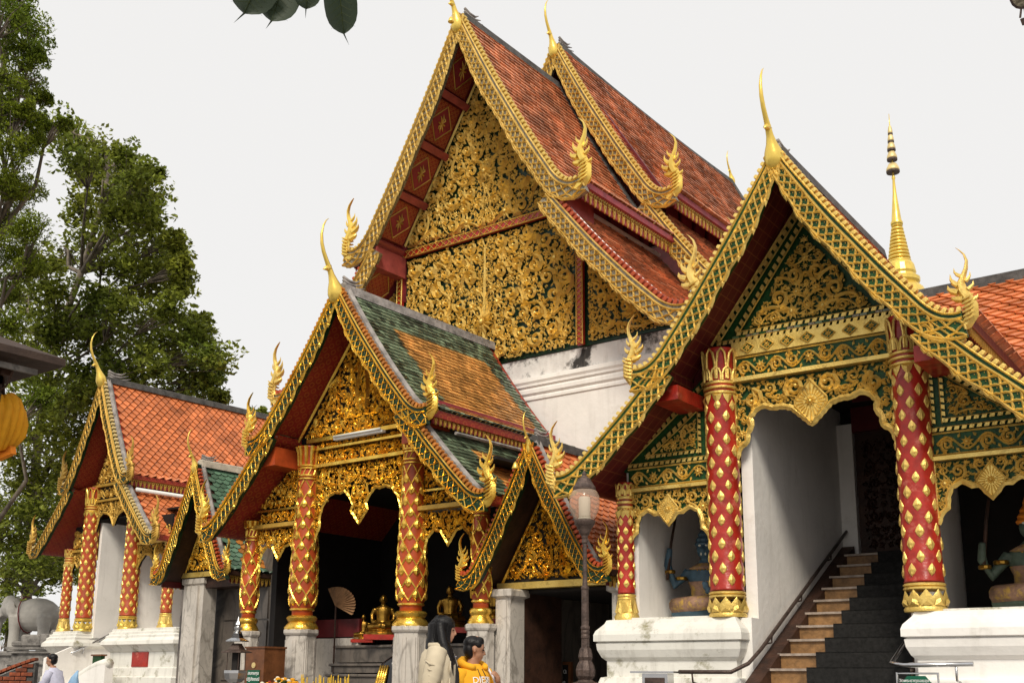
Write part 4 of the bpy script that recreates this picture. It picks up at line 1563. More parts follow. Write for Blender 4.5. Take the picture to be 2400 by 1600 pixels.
# soffit coffers with diamond panels
for s in (1, -1):
    Pf = resample(up, .01)
    nP = len(Pf)

    def sp(t, y, off=.16):
        x, z, tx, tz = Pf[min(int(t * nP), nP - 1)]
        return Vector((s * (x + tz * off), y, z - tx * off))
    ts = (.07, .29, .49, .69, .885)
    for t in ts[1:]:
        bm_ = MB()
        a, b = sp(t, -.72, .20), sp(t, .02, .20)
        bm_.beam(a, b, .13, .10, up=(s * .7, 0, .7))
        bm_.build('soffit_beam', 'rose', GH)
    for t0, t1 in zip(ts, ts[1:]):
        g = MB()
        pn = MB()
        t0, t1 = t0 + .022, t1 - .022
        q = [sp(t0, -.68, .145), sp(t1, -.68, .145), sp(t1, -.06, .145), sp(t0, -.06, .145)]
        pn.add([tuple(v) for v in q], [(0, 1, 2, 3)], 0)
        tm = (t0 + t1) / 2
        d = [sp(t0 + .012, -.37, .152), sp(tm, -.64, .152), sp(t1 - .012, -.37, .152), sp(tm, -.10, .152)]
        pn.add([tuple(v) for v in d], [(0, 1, 2, 3)], 1)
        for a, b in zip(d, d[1:] + d[:1]):
            g.tube([a, b], .012, 4)
        for i in range(8):
            a0 = 2 * PI * i / 8
            k = (t1 - t0) * .22
            g.tube([sp(tm, -.37, .155), sp(tm + k * math.cos(a0) * .6, -.37 + .07 * math.sin(a0), .165), sp(tm + k * math.cos(a0), -.37 + .10 * math.sin(a0 + .4), .157)], [.012, .018, .004], 4)
        pn_ = pn.build('coffer_panel', ['coffer_gold', 'wine'], GH)
        g.build('coffer_ornament', 'gold_dull', pn_)
    # bracket box at the eave and outer panel below it
    mb = MB()
    a, b = sp(.93, -.78, .34), sp(.93, .0, .34)
    mb.beam(a, b, .42, .40, up=(0, 0, 1))
    bk = mb.build('eave_bracket', 'rose', GH)
    g = MB()
    xa, za = a.x, a.z
    g.prism([(xa - .17, za - .15), (xa + .17, za - .15), (xa + .17, za + .15), (xa - .17, za + .15)], -.80, -.782)
    for yy in (-.6, -.2):
        pass
    g.build('bracket_panel', 'coffer_gold', bk)
    # coffers of the lower roof
    Pl = resample(lo, .01)
    for (u0, u1) in ((.06, .30), (.34, .58), (.62, .86)):
        pn = MB()
        g = MB()
        q = []
        for uu, yy in ((u0, -.68), (u1, -.68), (u1, -.06), (u0, -.06)):
            x, z, tx, tz = Pl[int(uu * len(Pl))]
            q.append((s * (x + tz * .145), yy, z - tx * .145))
        pn.add(q, [(0, 1, 2, 3)], 0)
        c = [tuple((Vector(q[i]) + Vector(q[(i + 1) % 4])) / 2 + Vector((0, 0, -.012))) for i in range(4)]
        for a, b in zip(c, c[1:] + c[:1]):
            g.tube([a, b], .012, 4)
        pn_ = pn.build('coffer_panel', 'coffer_gold', GH)
        g.build('coffer_ornament', 'gold_dull', pn_)
# carved gable
mb = MB()
mb.prism([(-2.02, 8.9), (2.02, 8.9), (2.02, 9.2), (.03, 12.42), (-.03, 12.42), (-2.02, 9.2)], .10, .14)
mb.box(-2.05, 2.05, .10, .14, 6.42, 8.9)
for s in (1, -1):
    mb.prism([(s * x, z) for x, z in ((2.05, 6.42), (3.95, 6.42), (3.5, 6.9), (2.05, 8.5))][::s], .10, .14)
gp = mb.build('gable_board', 'dark_glass', GH)
g = MB()
filigree(g, [(-1.92, 9.03), (1.92, 9.03), (1.86, 9.3), (.06, 12.2), (-.06, 12.2), (-1.86, 9.3)], .17, .042, .045, 51, sym=0, flowers=.12, dense=22, levels=6, fill=.75)
for s in (1, -1):
    g.ridge([(s * 1.98, 9.1), (s * .03, 12.38)], [.03] * 2, .03, .045)
g.rosette(0, 10.05, .2, 11, .0, .07)
g.build('scrollwork', 'gold', gp)
g = MB()
filigree(g, [(-1.9, 6.46), (1.9, 6.46), (1.9, 8.80), (-1.9, 8.80)], .18, .042, .045, 52, sym=0, flowers=.10, dense=22, levels=6, fill=.75)
g.ridge([(0, 6.5), (0, 8.6)], [.035, .02], .05, .02)
g.rosette(0, 7.2, .24, 12, .0, .08)
g.build('scrollwork', 'gold', gp)
for s in (1, -1):
    g = MB()
    filigree(g, [(s * x, z) for x, z in ((2.16, 6.46), (3.8, 6.46), (3.4, 6.85), (2.16, 8.3))][::s], .15, .042, .045, 53, flowers=.12, dense=22, levels=6, fill=.75)
    g.build('scrollwork', 'gold', gp)
bd = mb_box('gable_band', 'red', GH, -2.05, 2.05, -.02, .05, 8.83, 8.97)
g = MB()
lattice_strip(g, (-2.05, 8.90), (2.05, 8.90), .13, -.024, 28)
g.build('lattice', 'gold', bd)
for s in (1, -1):
    bd = mb_box('gable_band', 'red', GH, s * 2.03 - .065, s * 2.03 + .065, -.015, .05, 6.42, 8.83)
    g = MB()
    lattice_strip(g, (s * 2.03, 6.42), (s * 2.03, 8.80), .12, -.02, 26)
    g.build('lattice', 'gold', bd)
# white hall body
mb = MB()
mb.moulded(-3.95, 3.95, .12, 9.5, [(-.05, 6.42), (.0, 6.41), (.0, 6.06)])
mb.build('parapet', 'plaster_mould', GH)
mb = MB()
mb.moulded(-3.95, 3.95, .12, 9.5, [(-.05, 6.06), (.07, 6.05), (.075, 5.98), (.055, 5.94), (.055, 5.90), (.03, 5.87), (.04, 5.84), (.04, 5.78), (.012, 5.74), (.022, 5.71), (.022, 5.67), (.0, 5.65), (.0, 0)])
mb.build('wall', 'plaster', GH)
mb = MB()
mb.lathe([(.12, 5.3), (.14, 6.4)], 12, (4.06, -.1))
mb.box(3.97, 4.18, -.05, 1.0, 5.2, 6.42)
mb.build('corner_post', 'red', GH)


def ell(mb, c, rx, ry, rz, n=14, k=9, mi=0, rot=None):
    vs, fs = [], []
    for i in range(k + 1):
        th = PI * i / k
        for j in range(n):
            a = 2 * PI * j / n
            v = Vector((rx * math.sin(th) * math.cos(a), ry * math.sin(th) * math.sin(a), rz * math.cos(th)))
            if rot is not None:
                v = rot @ v
            vs.append(tuple(Vector(c) + v))
    for i in range(k):
        for j in range(n):
            fs.append((i * n + j, (i + 1) * n + j, (i + 1) * n + (j + 1) % n, i * n + (j + 1) % n))
    mb.add(vs, fs, mi)


def loft(mb, rings, n=18, mi=0, cap=True):
    """rings: (cx, cy, cz, rx, ry) ellipses"""
    vs, fs = [], []
    for r in rings:
        cx, cy, cz, rx, ry = r[:5]
        a0 = r[5] if len(r) > 5 else 0
        for j in range(n):
            a = 2 * PI * j / n
            x, y = rx * math.cos(a), ry * math.sin(a)
            vs.append((cx + x * math.cos(a0) - y * math.sin(a0), cy + x * math.sin(a0) + y * math.cos(a0), cz))
    for i in range(len(rings) - 1):
        for j in range(n):
            fs.append((i * n + j, i * n + (j + 1) % n, (i + 1) * n + (j + 1) % n, (i + 1) * n + j))
    if cap:
        fs.append(tuple(range(n - 1, -1, -1)))
        fs.append(tuple((len(rings) - 1) * n + j for j in range(n)))
    mb.add(vs, fs, mi)


def fuse(o, vox=.012, smooth=4):
    m_ = o.modifiers.new('fuse', 'REMESH')
    m_.mode = 'VOXEL'
    m_.voxel_size = vox
    m_.use_smooth_shade = True
    if smooth:
        s = o.modifiers.new('soften', 'SMOOTH')
        s.iterations = smooth
        s.factor = .5
    return o


def text_mesh(name, txt, size, m, parent, mtx, ext=.002, font=None, bend=None):
    cu = bpy.data.curves.new(name, 'FONT')
    cu.body = txt
    cu.size = size
    cu.align_x = 'CENTER'
    cu.align_y = 'CENTER'
    cu.extrude = ext
    cu.resolution_u = 2
    ob = bpy.data.objects.new(name, cu)
    COL.objects.link(ob)
    dg = bpy.context.evaluated_depsgraph_get()
    me = bpy.data.meshes.new_from_object(ob.evaluated_get(dg))
    bpy.data.objects.remove(ob)
    me.materials.clear()
    me.materials.append(MATS[m])
    if bend:
        for v in me.vertices:
            a = v.co.x / bend
            v.co = Vector((math.sin(a) * (bend + v.co.z), v.co.y, math.cos(a) * (bend + v.co.z) - bend))
    return link(name, me, parent, None, mtx)


XZ = Matrix.Rotation(PI / 2, 4, 'X')      # text upright, facing -y

# ================================================================== L: far pavilion on the left
LV = thing('side_pavilion', 'far left pavilion with orange diamond tiled roof and red studded columns', 'pavilion', (-23.630, 15.018, 0), R_(-1.45))
FACE_L = R_(-32)
up = rake(0, 8.22, 1.42, 5.72, c=.12)
lo = rake(1.12, 5.62, 2.62, 4.22, c=.1)
wl = wmat(LV)
for s in (1, -1):
    iv = 240 if s > 0 else 0
    roof(LV, s, up, -.52, 5.6, 'diamond', .21, .115, ['tile_orange_s'], indiv=iv, imats=['tile_orange'], world=wl, inset=.12, seed=61)
    roof(LV, s, lo, -.52, 5.6, 'diamond', .21, .115, ['tile_orange_s'], indiv=60 if s > 0 else 0, imats=['tile_orange'], world=wl, inset=.12, seed=62)
    for pf in (up, lo):
        mb = MB()
        mb.tube([(s * x, -.47, z + .02) for x, z in pf[1:-2:3]], .075, 6)
        mb.build('verge_cap', 'mortar', LV)
    barge(LV, s, up, .24, -.64, .09, 'dark_glass', 'gold_dull', rows=2, pitch=.14, lat=.7, tooth=(.11, .07), tmat='gold_pale')
    barge(LV, s, lo, .24, -.63, .09, 'dark_glass', 'gold_dull', rows=2, pitch=.14, lat=.7, tooth=(.11, .07), tmat='gold_pale', taper=.9)
    naga(LV, s * 1.44, 5.58, s, 1.0, -.59, .12, 'gold_dull')
    naga(LV, s * 2.64, 4.08, s, 1.0, -.59, .12, 'gold_dull')
    eave_lace(LV, s, 1.40, -.5, 5.6, 5.62, .2)
    mb = MB()
    mb.tube([(s * 1.52, -.4, 5.33), (s * 1.52, 5.6, 5.33)], .05, 8)
    mb.build('gutter', 'white_trim', LV, smooth=True)
ridge_cap(LV, -.5, 5.6, 8.2, w=.12, m='mortar_dark')
chofa(LV, -.62, 7.98, 1.35)
ridge_scrolls(LV, -.52, 8.42, .95)
mb = MB()
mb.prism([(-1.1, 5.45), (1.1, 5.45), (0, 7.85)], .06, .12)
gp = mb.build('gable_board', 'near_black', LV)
g = MB()
filigree(g, [(-1.0, 5.75), (1.0, 5.75), (0, 7.6)], .13, .05, .04, 63, sym=0)
g.build('scrollwork', 'gold_dull', gp)
for z0, z1 in ((5.66, 5.72), (5.28, 5.33)):
    mb_box('beam', 'gold_dull', LV, -1.0, 1.0, -.05, .05, z0, z1)
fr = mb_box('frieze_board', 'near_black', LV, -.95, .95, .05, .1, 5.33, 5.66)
g = MB()
frieze(g, -.85, .85, 5.36, 5.64, .03)
g.build('scrollwork', 'gold_dull', fr)
valance(LV, 0, .80, 5.28, [(-.80, 4.55), (-.72, 4.72), (-.66, 4.92), (-.5, 5.02), (-.3, 4.98), (-.15, 4.9), (0, 4.66)], .02, 'near_black', 'gold_dull', .12, .045, 64, rim=.03)
for s, xo in ((1, 2.46), (-1, 1.84)):
    x0, x1 = sorted((s * 1.15, s * (xo - .08)))
    mb_box('beam', 'gold_dull', LV, x0, x1, -.04, .05, 4.10, 4.16)
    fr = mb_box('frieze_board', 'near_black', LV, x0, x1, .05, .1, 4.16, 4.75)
    g = MB()
    filigree(g, [(x0, 4.2), (x1, 4.2), (x1, 4.5), (x0, 4.7)], .1, .04, .03, 65)
    g.build('scrollwork', 'gold_dull', fr)
    xm, hw = (x0 + x1) / 2, (x1 - x0) / 2
    valance(LV, xm, hw, 4.10, [(-hw, 3.55), (-hw * .8, 3.72), (-hw * .5, 3.88), (-.12, 3.85), (0, 3.72)], .02, 'near_black', 'gold_dull', .09, .04, 66, rim=.025)
    stud_column(LV, s * .957, 0, 2.15, 5.66, .185, red='red_orange', gold='gold_bright', nrow=6, facing=FACE_L, rows_dz=.15)
    stud_column(LV, s * xo, 0, 2.15, 4.2, .12, base_h=.36, cap_h=.3, nrow=5, lw=.085, lh=.135, rows_dz=.12, red='red_orange', gold='gold', foot=True, facing=FACE_L)
PLL = [(-.02, 2.16), (.0, 2.15), (.0, 2.10), (.05, 2.08), (.05, 2.03), (.10, 2.0), (.10, 1.95), (.17, 1.88), (.18, 1.80), (.12, 1.76), (.04, 1.66), (.0, 1.63), (.0, 1.30), (.06, 1.28), (.08, 1.1), (.14, 1.08), (.16, -.1)]
for (x0, x1) in ((-1.92, -.80), (.72, 3.22)):
    mb = MB()
    mb.moulded(x0, x1, -.22, 2.0, PLL)
    mb.build('plinth', 'plaster_mossy', LV)
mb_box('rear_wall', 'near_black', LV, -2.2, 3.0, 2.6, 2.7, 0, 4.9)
mb_box('niche_wall', 'plaster', LV, .86, 1.0, .15, 2.6, 2.1, 4.9)
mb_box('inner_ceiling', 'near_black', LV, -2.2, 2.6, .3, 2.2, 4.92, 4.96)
mb = MB()
prism_yz(mb, [(-1.0, .1), (2.6, .1), (2.6, 4.8), (.15, 4.8), (.15, 2.0), (-1.0, 1.5)], -.80, -.70)
mb.build('stair_wall', 'plaster', LV)
for k in range(-6, 6):
    v, z = -.1 + .32 * k, 1.1 + .18 * k
    mb_box('step', 'plaster', LV, -.68, .70, v, v + .34, z - .3, z)
g = MB()
g.tube([(-1.15, -.55, 1.55), (-.85, -.55, 1.56), (-.66, -.3, 1.66), (-.64, 1.6, 2.62)], .03, 8)
g.tube([(-.64, .3, 1.97), (-.66, .3, 1.84), (-.72, .3, 1.84)], .015, 6)
g.tube([(-.64, -.1, 1.77), (-.66, -.1, 1.63), (-.72, -.1, 1.63)], .015, 6)
g.build('handrail', 'steel', LV, smooth=True)
for x0, x1 in ((1.64, 2.26), (-1.32, -.98)):
    mb_box('red_plaque', 'red', LV, x0, x1, -.245, -.222, 1.31, 1.63)
# curled white balustrade in front of the plinth
mb = MB()
ol = []
for i in range(13):
    t = i / 12
    ol.append((-.95 + 2.7 * t, .55 + .80 * (t * t * (3 - 2 * t))))
ol += [(1.75, -.1), (-.95, -.1)]
mb.prism(ol, -.95, -.75)
bl = mb.build('curled_balustrade', 'plaster', LV)
mb = MB()
mb.tube([(x, -.85, z + .03) for x, z in ol[:13]], [.11] * 13, 8)
mb.build('coping', 'plaster_mossy', bl, smooth=True)
gb = thing('notice_box', 'small dark green notice box with white text beside the far pavilion steps', 'sign', (-23.63 + .70, 14.50, 0), R_(-1.45))
mb = MB()
mb.box(-.17, .17, -.05, .05, 1.36, 1.55)
mb.tube([(0, 0, 0), (0, 0, 1.36)], .02, 6)
mb.build('box', 'green_glass', gb)
mb_box('cap', 'wood', gb, -.21, .21, -.08, .08, 1.55, 1.585)

# ================================================================== LP and RP: low porches either side of the shrine


def porch(name, label, loc, za, hw, ze, tiles, tmats, itm, colour, yp, pb, fin, seed, dk='wood_dark', depth=3.0, plan=None, pmat='gold_leaf', tooth='red_orange'):
    r = thing(name, label, 'porch', loc)
    pf = rake(0, za, hw, ze, c=.14)
    for s in (1, -1):
        roof(r, s, pf, .05, depth, 'scale', .15, .085, tmats, colour=colour, indiv=280 if s > 0 else 0, imats=itm, world=wmat(r), deck=dk, seed=seed, inset=.10, thick=.07)
        mb = MB()
        mb.tube([(s * x, .09, z + .015) for x, z in pf[1:-3:3]], .05, 6)
        mb.build('verge_cap', 'mortar', r)
        barge(r, s, pf, .19, -.06, .08, 'dark_glass', pmat, rows=3, pitch=.075, lat=.5, tooth=(.07, .055), tmat=tooth, hooks=.3)
        naga(r, s * (hw - .02), ze - .08, s, .62, -.02, .09, pmat)
        g = MB()
        for i in range(9):
            y = .1 + (depth - .3) * i / 9
            g.leaf(0, 0, 0, .001, .001, 0, 0)
        eave_lace(r, s, hw - .02, .1, depth, ze - .08, .16, board='dark_red')
    ridge_cap(r, .05, depth, za - .01, w=.09, h=.11, m='mortar_pale' if 'green' in tmats[0] else 'mortar_dark')
    chofa(r, -.02, za - .22, fin, m='gold_bright')
    ridge_scrolls(r, .05, za + .13, .6)
    top = za - .33
    mb = MB()
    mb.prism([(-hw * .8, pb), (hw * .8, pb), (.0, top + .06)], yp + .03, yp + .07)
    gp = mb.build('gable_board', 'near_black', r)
    g = MB()
    filigree(g, [(-hw * .76, pb + .08), (hw * .76, pb + .08), (.02, top), (-.02, top)], .12, .035, yp, seed, sym=0, flowers=.1, dense=11)
    g.ridge([(-hw * .8, pb + .02), (0, top + .06), (hw * .8, pb + .02)], [.02] * 3, .03, yp)
    g.build('scrollwork', pmat, gp)
    mb_box('beam', 'gold', r, -hw * .84, hw * .84, yp - .05, yp + .10, pb - .05, pb + .035)
    return r


def lcol(s, y, r_, c):
    return 1 if (.45 < s < .9 and .5 < y < 2.2 and (r_ + c) % 5) else 0


LP = porch('gable_porch', 'low gabled porch with pale green scale tiles between far pavilion and shrine', (-15.72, 11.53, 0), 4.76, .98, 2.86,
           'scale', ['tile_green_s', 'tile_amber_s'], ['tile_green', 'tile_amber'], lcol, .47, 2.86, .78, 71)
mb = MB()
mb.moulded(-.78, -.22, .47, .75, [(0, 2.80), (.03, 2.79), (.03, 2.70), (.0, 2.68), (0, 0)])
mb.moulded(-.66, -.34, .43, .75, [(0, 2.66), (0, 0)])
mb.build('pilaster', 'marble', LP)
mb_box('wall', 'marble_dark', LP, -1.5, 1.75, .95, 1.1, 0, 3.4)
mb = MB()
for (x0, x1, z0, z1) in ((-.2, .38, .1, 1.02), (.40, .95, .1, 1.02), (-.2, .38, 1.05, 2.05), (.40, .95, 1.05, 2.05), (-.2, .95, 2.08, 2.8)):
    mb.box(x0, x1, .925, .949, z0, z1)
mb.build('wall_slab', 'marble_dark', LP)
mb_box('lintel', 'wood_dark', LP, -.95, .95, .5, .95, 2.62, 2.80)

RP = porch('gable_porch', 'low gabled porch with red scale tiles beside the entrance pavilion', (-8.074, 10.953, 0), 4.10, 1.10, 2.42,
           'scale', ['tile_orange_s'], ['tile_orange'], None, .55, 2.30, .55, 72, depth=3.2)
for x0, x1 in ((-.80, -.56), (.98, 1.10)):
    mb = MB()
    mb.moulded(x0, x1, .32, .62, [(.04, 2.24), (.05, 2.22), (.05, 2.15), (.0, 2.12), (0, 0)])
    mb.moulded(x0 + .05, x1 - .05, .29, .6, [(0, 2.1), (0, 0)])
    mb.build('pilaster', 'marble', RP)
mb_box('side_wall', 'wood_dark', RP, -.70, -.58, .64, 1.5, 0, 2.2)
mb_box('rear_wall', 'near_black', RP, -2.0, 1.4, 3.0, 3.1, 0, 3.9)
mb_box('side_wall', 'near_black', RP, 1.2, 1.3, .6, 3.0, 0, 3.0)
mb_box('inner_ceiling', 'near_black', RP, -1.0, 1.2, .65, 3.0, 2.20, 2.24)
mb_box('low_wall', 'marble_dark', RP, -1.9, -.75, 2.3, 2.4, 0, 1.40)

# ================================================================== cloister roof at the right edge
CR = thing('cloister', 'cloister wing with orange diamond tiles behind the entrance pavilion, right edge', 'building', (-4.75, 16.0, 0), R_(-90))
pf = rake(0, 6.72, 2.7, 4.7, c=.05, flat=.95)
roof(CR, 1, pf, 0, 8.0, 'diamond', .24, .125, ['tile_orange_s'], indiv=300, imats=['tile_orange'], world=wmat(CR), deck='dark_red', seed=81)
roof(CR, -1, pf, 0, 8.0, 'rect', .24, .2, ['tile_orange_s'], deck='dark_red', seed=82)
ridge_cap(CR, 0, 8, 6.74, w=.12, h=.16, m='mortar_dark')
mb_box('wall', 'plaster', CR, -2.0, 1.9, .3, 8, 0, 4.95)
mb = MB()
mb.prism([(-2.3, 4.9), (2.3, 4.9), (0, 6.6)], .1, .16)
mb.build('end_gable', 'plaster', CR)

# ================================================================== chedi spire
CH = thing('chedi', 'slender gilded chedi spire with ringed cone and tiered parasol on top', 'spire', (-13.005, 42.882, 0))
mb = MB()
mb.lathe([(4.5, 0), (4.5, 6), (3.6, 7), (3.0, 9), (2.4, 12), (1.9, 14.5), (1.15, 16.0), (.85, 16.6), (.66, 16.8), (.74, 16.9), (.75, 17.05), (.6, 17.12), (.58, 17.2), (.62, 17.3), (.56, 17.62), (.48, 17.75)], 20)
mb.build('bell', 'gold_bright', CH, smooth=False)
for i in range(11):
    t = i / 10
    z = 17.80 + t * 1.58
    r = .46 - .24 * t
    mb = MB()
    mb.lathe([(r * .8, z - .065), (r, z - .04), (r * 1.02, z), (r, z + .04), (r * .8, z + .065)], 18)
    mb.build('ring', 'gold_bright', CH, smooth=True)
mb = MB()
mb.lathe([(.24, 19.4), (.25, 19.5), (.20, 19.6), (.15, 20.1), (.08, 20.8), (.05, 21.4), (.08, 21.5), (.05, 21.6), (.03, 21.8), (.02, 24.0), (.012, 24.4)], 12)
mb.build('spire_cone', 'gold_bright', CH, smooth=True)
for (z, r) in ((21.8, .27), (22.35, .21), (22.78, .17), (23.15, .13), (23.5, .10)):
    mb = MB()
    mb.lathe([(r * .98, z), (r, z + .06), (r * .92, z + .14), (r * .6, z + .32), (.03, z + .36)], 14)
    pz = mb.build('parasol_tier', 'gold_pale', CH, smooth=True)
    mb = MB()
    mb.lathe([(r * .99, z - .07), (r * 1.02, z - .02), (r * 1.02, z + .0)], 14)
    mb.build('fringe', 'iron', pz)
# ================================================================== extra materials
mat('gold_dark', (0.50, 0.28, 0.045), rough=0.28, metal=0.9, var=0.3, vs=9, bump=0.15, bs=20, col2=(0.16, 0.08, 0.015))  # gilding darkened to carry the dimness of the interior
mat('skin', (0.52, 0.27, 0.17), rough=0.55, var=0.06, vs=8, bump=0.02)
mat('skin_tan', (0.40, 0.20, 0.12), rough=0.55, var=0.06, vs=8, bump=0.02)
mat('hair', (0.006, 0.005, 0.0055), rough=0.42, var=0.2, vs=30, bump=0.25, bs=90, spec=0.3)
mat('coat', (0.56, 0.48, 0.35), rough=0.85, var=0.08, vs=5, bump=0.25, bs=9)
mat('yellow_cotton', (0.86, 0.42, 0.015), rough=0.85, var=0.1, vs=5, bump=0.25, bs=10)
mat('lavender', (0.55, 0.55, 0.68), rough=0.85, var=0.1, vs=14, bump=0.2, bs=12)
mat('white_cloth', (0.75, 0.72, 0.76), rough=0.85, var=0.1, vs=12, bump=0.2, bs=12)
mat('black_cloth', (0.015, 0.014, 0.016), rough=0.8, var=0.2, vs=10, bump=0.2, bs=12)
mat('trousers', (0.03, 0.03, 0.04), rough=0.85, var=0.2, vs=10, bump=0.2, bs=12)
mat('black_print', (0.02, 0.02, 0.02), rough=0.7, var=0, bump=0)
mat('white_print', (0.82, 0.82, 0.82), rough=0.7, var=0, bump=0)
mat('saffron', (0.85, 0.38, 0.01), rough=0.75, var=0.15, vs=3, bump=0.25, bs=7)
mat('orange_cloth', (0.75, 0.22, 0.01), rough=0.8, var=0.15, vs=4, bump=0.2, bs=10)
mat('sign_green', (0.0, 0.10, 0.05), rough=0.45, var=0.1, bump=0)
mat('paper', (0.62, 0.58, 0.56), rough=0.8, var=0.1, vs=12, bump=0)
mat('statue_blue', (0.06, 0.12, 0.17), rough=0.55, var=0.2, vs=8, bump=0.2)  # blue deepened to put the niche's shade into the colour
mat('statue_green', (0.09, 0.13, 0.095), rough=0.55, var=0.2, vs=8, bump=0.2)  # green darkened the same way, carrying niche shade
mat('statue_cloth', (0.35, 0.20, 0.13), rough=0.6, var=0.25, vs=10, bump=0.2, dirt=((0.45, 0.28, 0.06), 9, .5, .6))
mat('elephant_white', (0.42, 0.40, 0.37), rough=0.7, var=0.12, vs=3, bump=0.15, bs=12)
mat('lacquer_black', (0.01, 0.01, 0.012), rough=0.12, var=0.1, bump=0.02, spec=0.6)
mat('candle', (0.80, 0.50, 0.04), rough=0.5, var=0.1, bump=0)
mat('marigold', (0.85, 0.38, 0.01), rough=0.8, var=0.2, vs=30, bump=0.3)
mat('petal_white', (0.75, 0.72, 0.6), rough=0.8, var=0.1, bump=0)
mat('lamp_white', (0.72, 0.66, 0.52), rough=0.5, var=0.05, bump=0)
mat('fan_straw', (0.28, 0.15, 0.07), rough=0.8, var=0.2, vs=9, bump=0.2)
mat('eave_brown', (0.06, 0.036, 0.026), rough=0.8, var=0.2, vs=8, bump=0.3)


def leafmat(name, col, col2):
    mt = mat(name, col, rough=0.5, var=0.2, vs=.35, bump=0, col2=col2, tint=0.7, spec=.35)
    t = mt.node_tree
    p = t.nodes['Principled BSDF']
    tr = t.nodes.new('ShaderNodeBsdfTranslucent')
    mxs = t.nodes.new('ShaderNodeMixShader')
    mxs.inputs[0].default_value = .45
    src = p.inputs['Base Color'].links[0].from_socket
    t.links.new(src, tr.inputs['Color'])
    o_ = [n for n in t.nodes if n.type == 'OUTPUT_MATERIAL'][0]
    t.links.new(p.outputs[0], mxs.inputs[1])
    t.links.new(tr.outputs[0], mxs.inputs[2])
    t.links.new(mxs.outputs[0], o_.inputs[0])
    return mt


leafmat('leaf', (0.27, 0.29, 0.04), (0.13, 0.18, 0.025))
leafmat('leaf_fine', (0.22, 0.26, 0.022), (0.12, 0.18, 0.018))
leafmat('leaf_bodhi', (0.035, 0.055, 0.035), (0.055, 0.075, 0.045))
gl = bpy.data.materials.new('lamp_glass')
gl.use_nodes = True
t = gl.node_tree
p = t.nodes['Principled BSDF']
p.inputs['Base Color'].default_value = (.55, .40, .30, 1)
p.inputs['Roughness'].default_value = .08
p.inputs['Alpha'].default_value = .38
MATS['lamp_glass'] = gl

mat('bark_pale', (0.22, 0.18, 0.14), rough=0.9, var=0.3, vs=3, bump=0.6, bs=12, col2=(0.06, 0.05, 0.04))
# ================================================================== trees on the left


def leaves(mb, rng, c, r, n, size, flat=.8, aspect=.6):
    for _ in range(n):
        while True:
            d = Vector((rng.uniform(-1, 1), rng.uniform(-1, 1), rng.uniform(-1, 1)))
            if .0 < d.length < 1:
                break
        d = d.normalized() * (d.length ** .45)
        p_ = c + Vector((d.x * r, d.y * r, d.z * r * flat))
        ax = Vector((rng.uniform(-1, 1), rng.uniform(-1, 1), rng.uniform(-.9, .5))).normalized()
        sd = ax.cross(Vector((rng.uniform(-.5, .5), rng.uniform(-.5, .5), 1))).normalized()
        s = size * rng.uniform(.65, 1.25)
        nn = ax.cross(sd) * (s * .12)
        q = [p_ - ax * s * .5, p_ + sd * (s * aspect * .5) + nn, p_ + ax * s * .5, p_ - sd * (s * aspect * .5) + nn]
        mb.add([tuple(v) for v in q], [(0, 1, 2), (0, 2, 3)], 0, rng.random())


def tree(name, label, base, trunk_pts, r0, clusters, seed, lm, size, per, aspect=.6, group=None, tufts=15, spread=(.26, .46)):
    rng = random.Random(seed)
    tr = thing(name, label, 'tree', base, group=group)
    b = Vector(base)
    mb = MB()
    k = len(trunk_pts)
    mb.tube([Vector(p_) - b for p_ in trunk_pts], [r0 * (1 - .75 * i / (k - 1)) for i in range(k)], 10)
    lb = MB()
    for (c, r, dn) in clusters:
        c = Vector(c)
        # limb from the nearest lower trunk point
        cand = [Vector(p_) for p_ in trunk_pts if p_[2] < c.z - .2] or [Vector(trunk_pts[0])]
        s_ = min(cand, key=lambda q: (q - c).length + abs(q.z - (c.z - 2)) * .3)
        m1 = s_.lerp(c, .4) + Vector((rng.uniform(-.4, .4), rng.uniform(-.4, .4), rng.uniform(-.1, .6)))
        m2 = s_.lerp(c, .75) + Vector((rng.uniform(-.3, .3), rng.uniform(-.3, .3), rng.uniform(-.1, .4)))
        rr = min(.10, r0 * .36) * rng.uniform(.6, 1.1)
        mb.tube([s_ - b, m1 - b, m2 - b, c - b], [rr, rr * .7, rr * .45, rr * .2], 5)
        for _ in range(9):
            e = c + Vector((rng.uniform(-1, 1), rng.uniform(-1, 1), rng.uniform(-.7, .8))) * r
            mb.tube([m2 - b, (m2.lerp(e, .5) + Vector((0, 0, rng.uniform(-.1, .2)))) - b, e - b], [rr * .35, rr * .25, rr * .08], 4, caps=False)
        # foliage in tufts round the cluster, leaving gaps
        nt_ = max(4, int(tufts * dn))
        for _ in range(nt_):
            d = Vector((rng.gauss(0, 1), rng.gauss(0, 1), rng.gauss(0, .8)))
            d = d.normalized() * r * rng.uniform(.2, 1.12)
            leaves(lb, rng, c - b + d, r * rng.uniform(*spread), int(per * rng.uniform(.6, 1.3)), size, .75, aspect)
    mb.build('trunk', 'bark_pale', tr, smooth=True)
    lb.build('crown', lm, tr)
    return tr


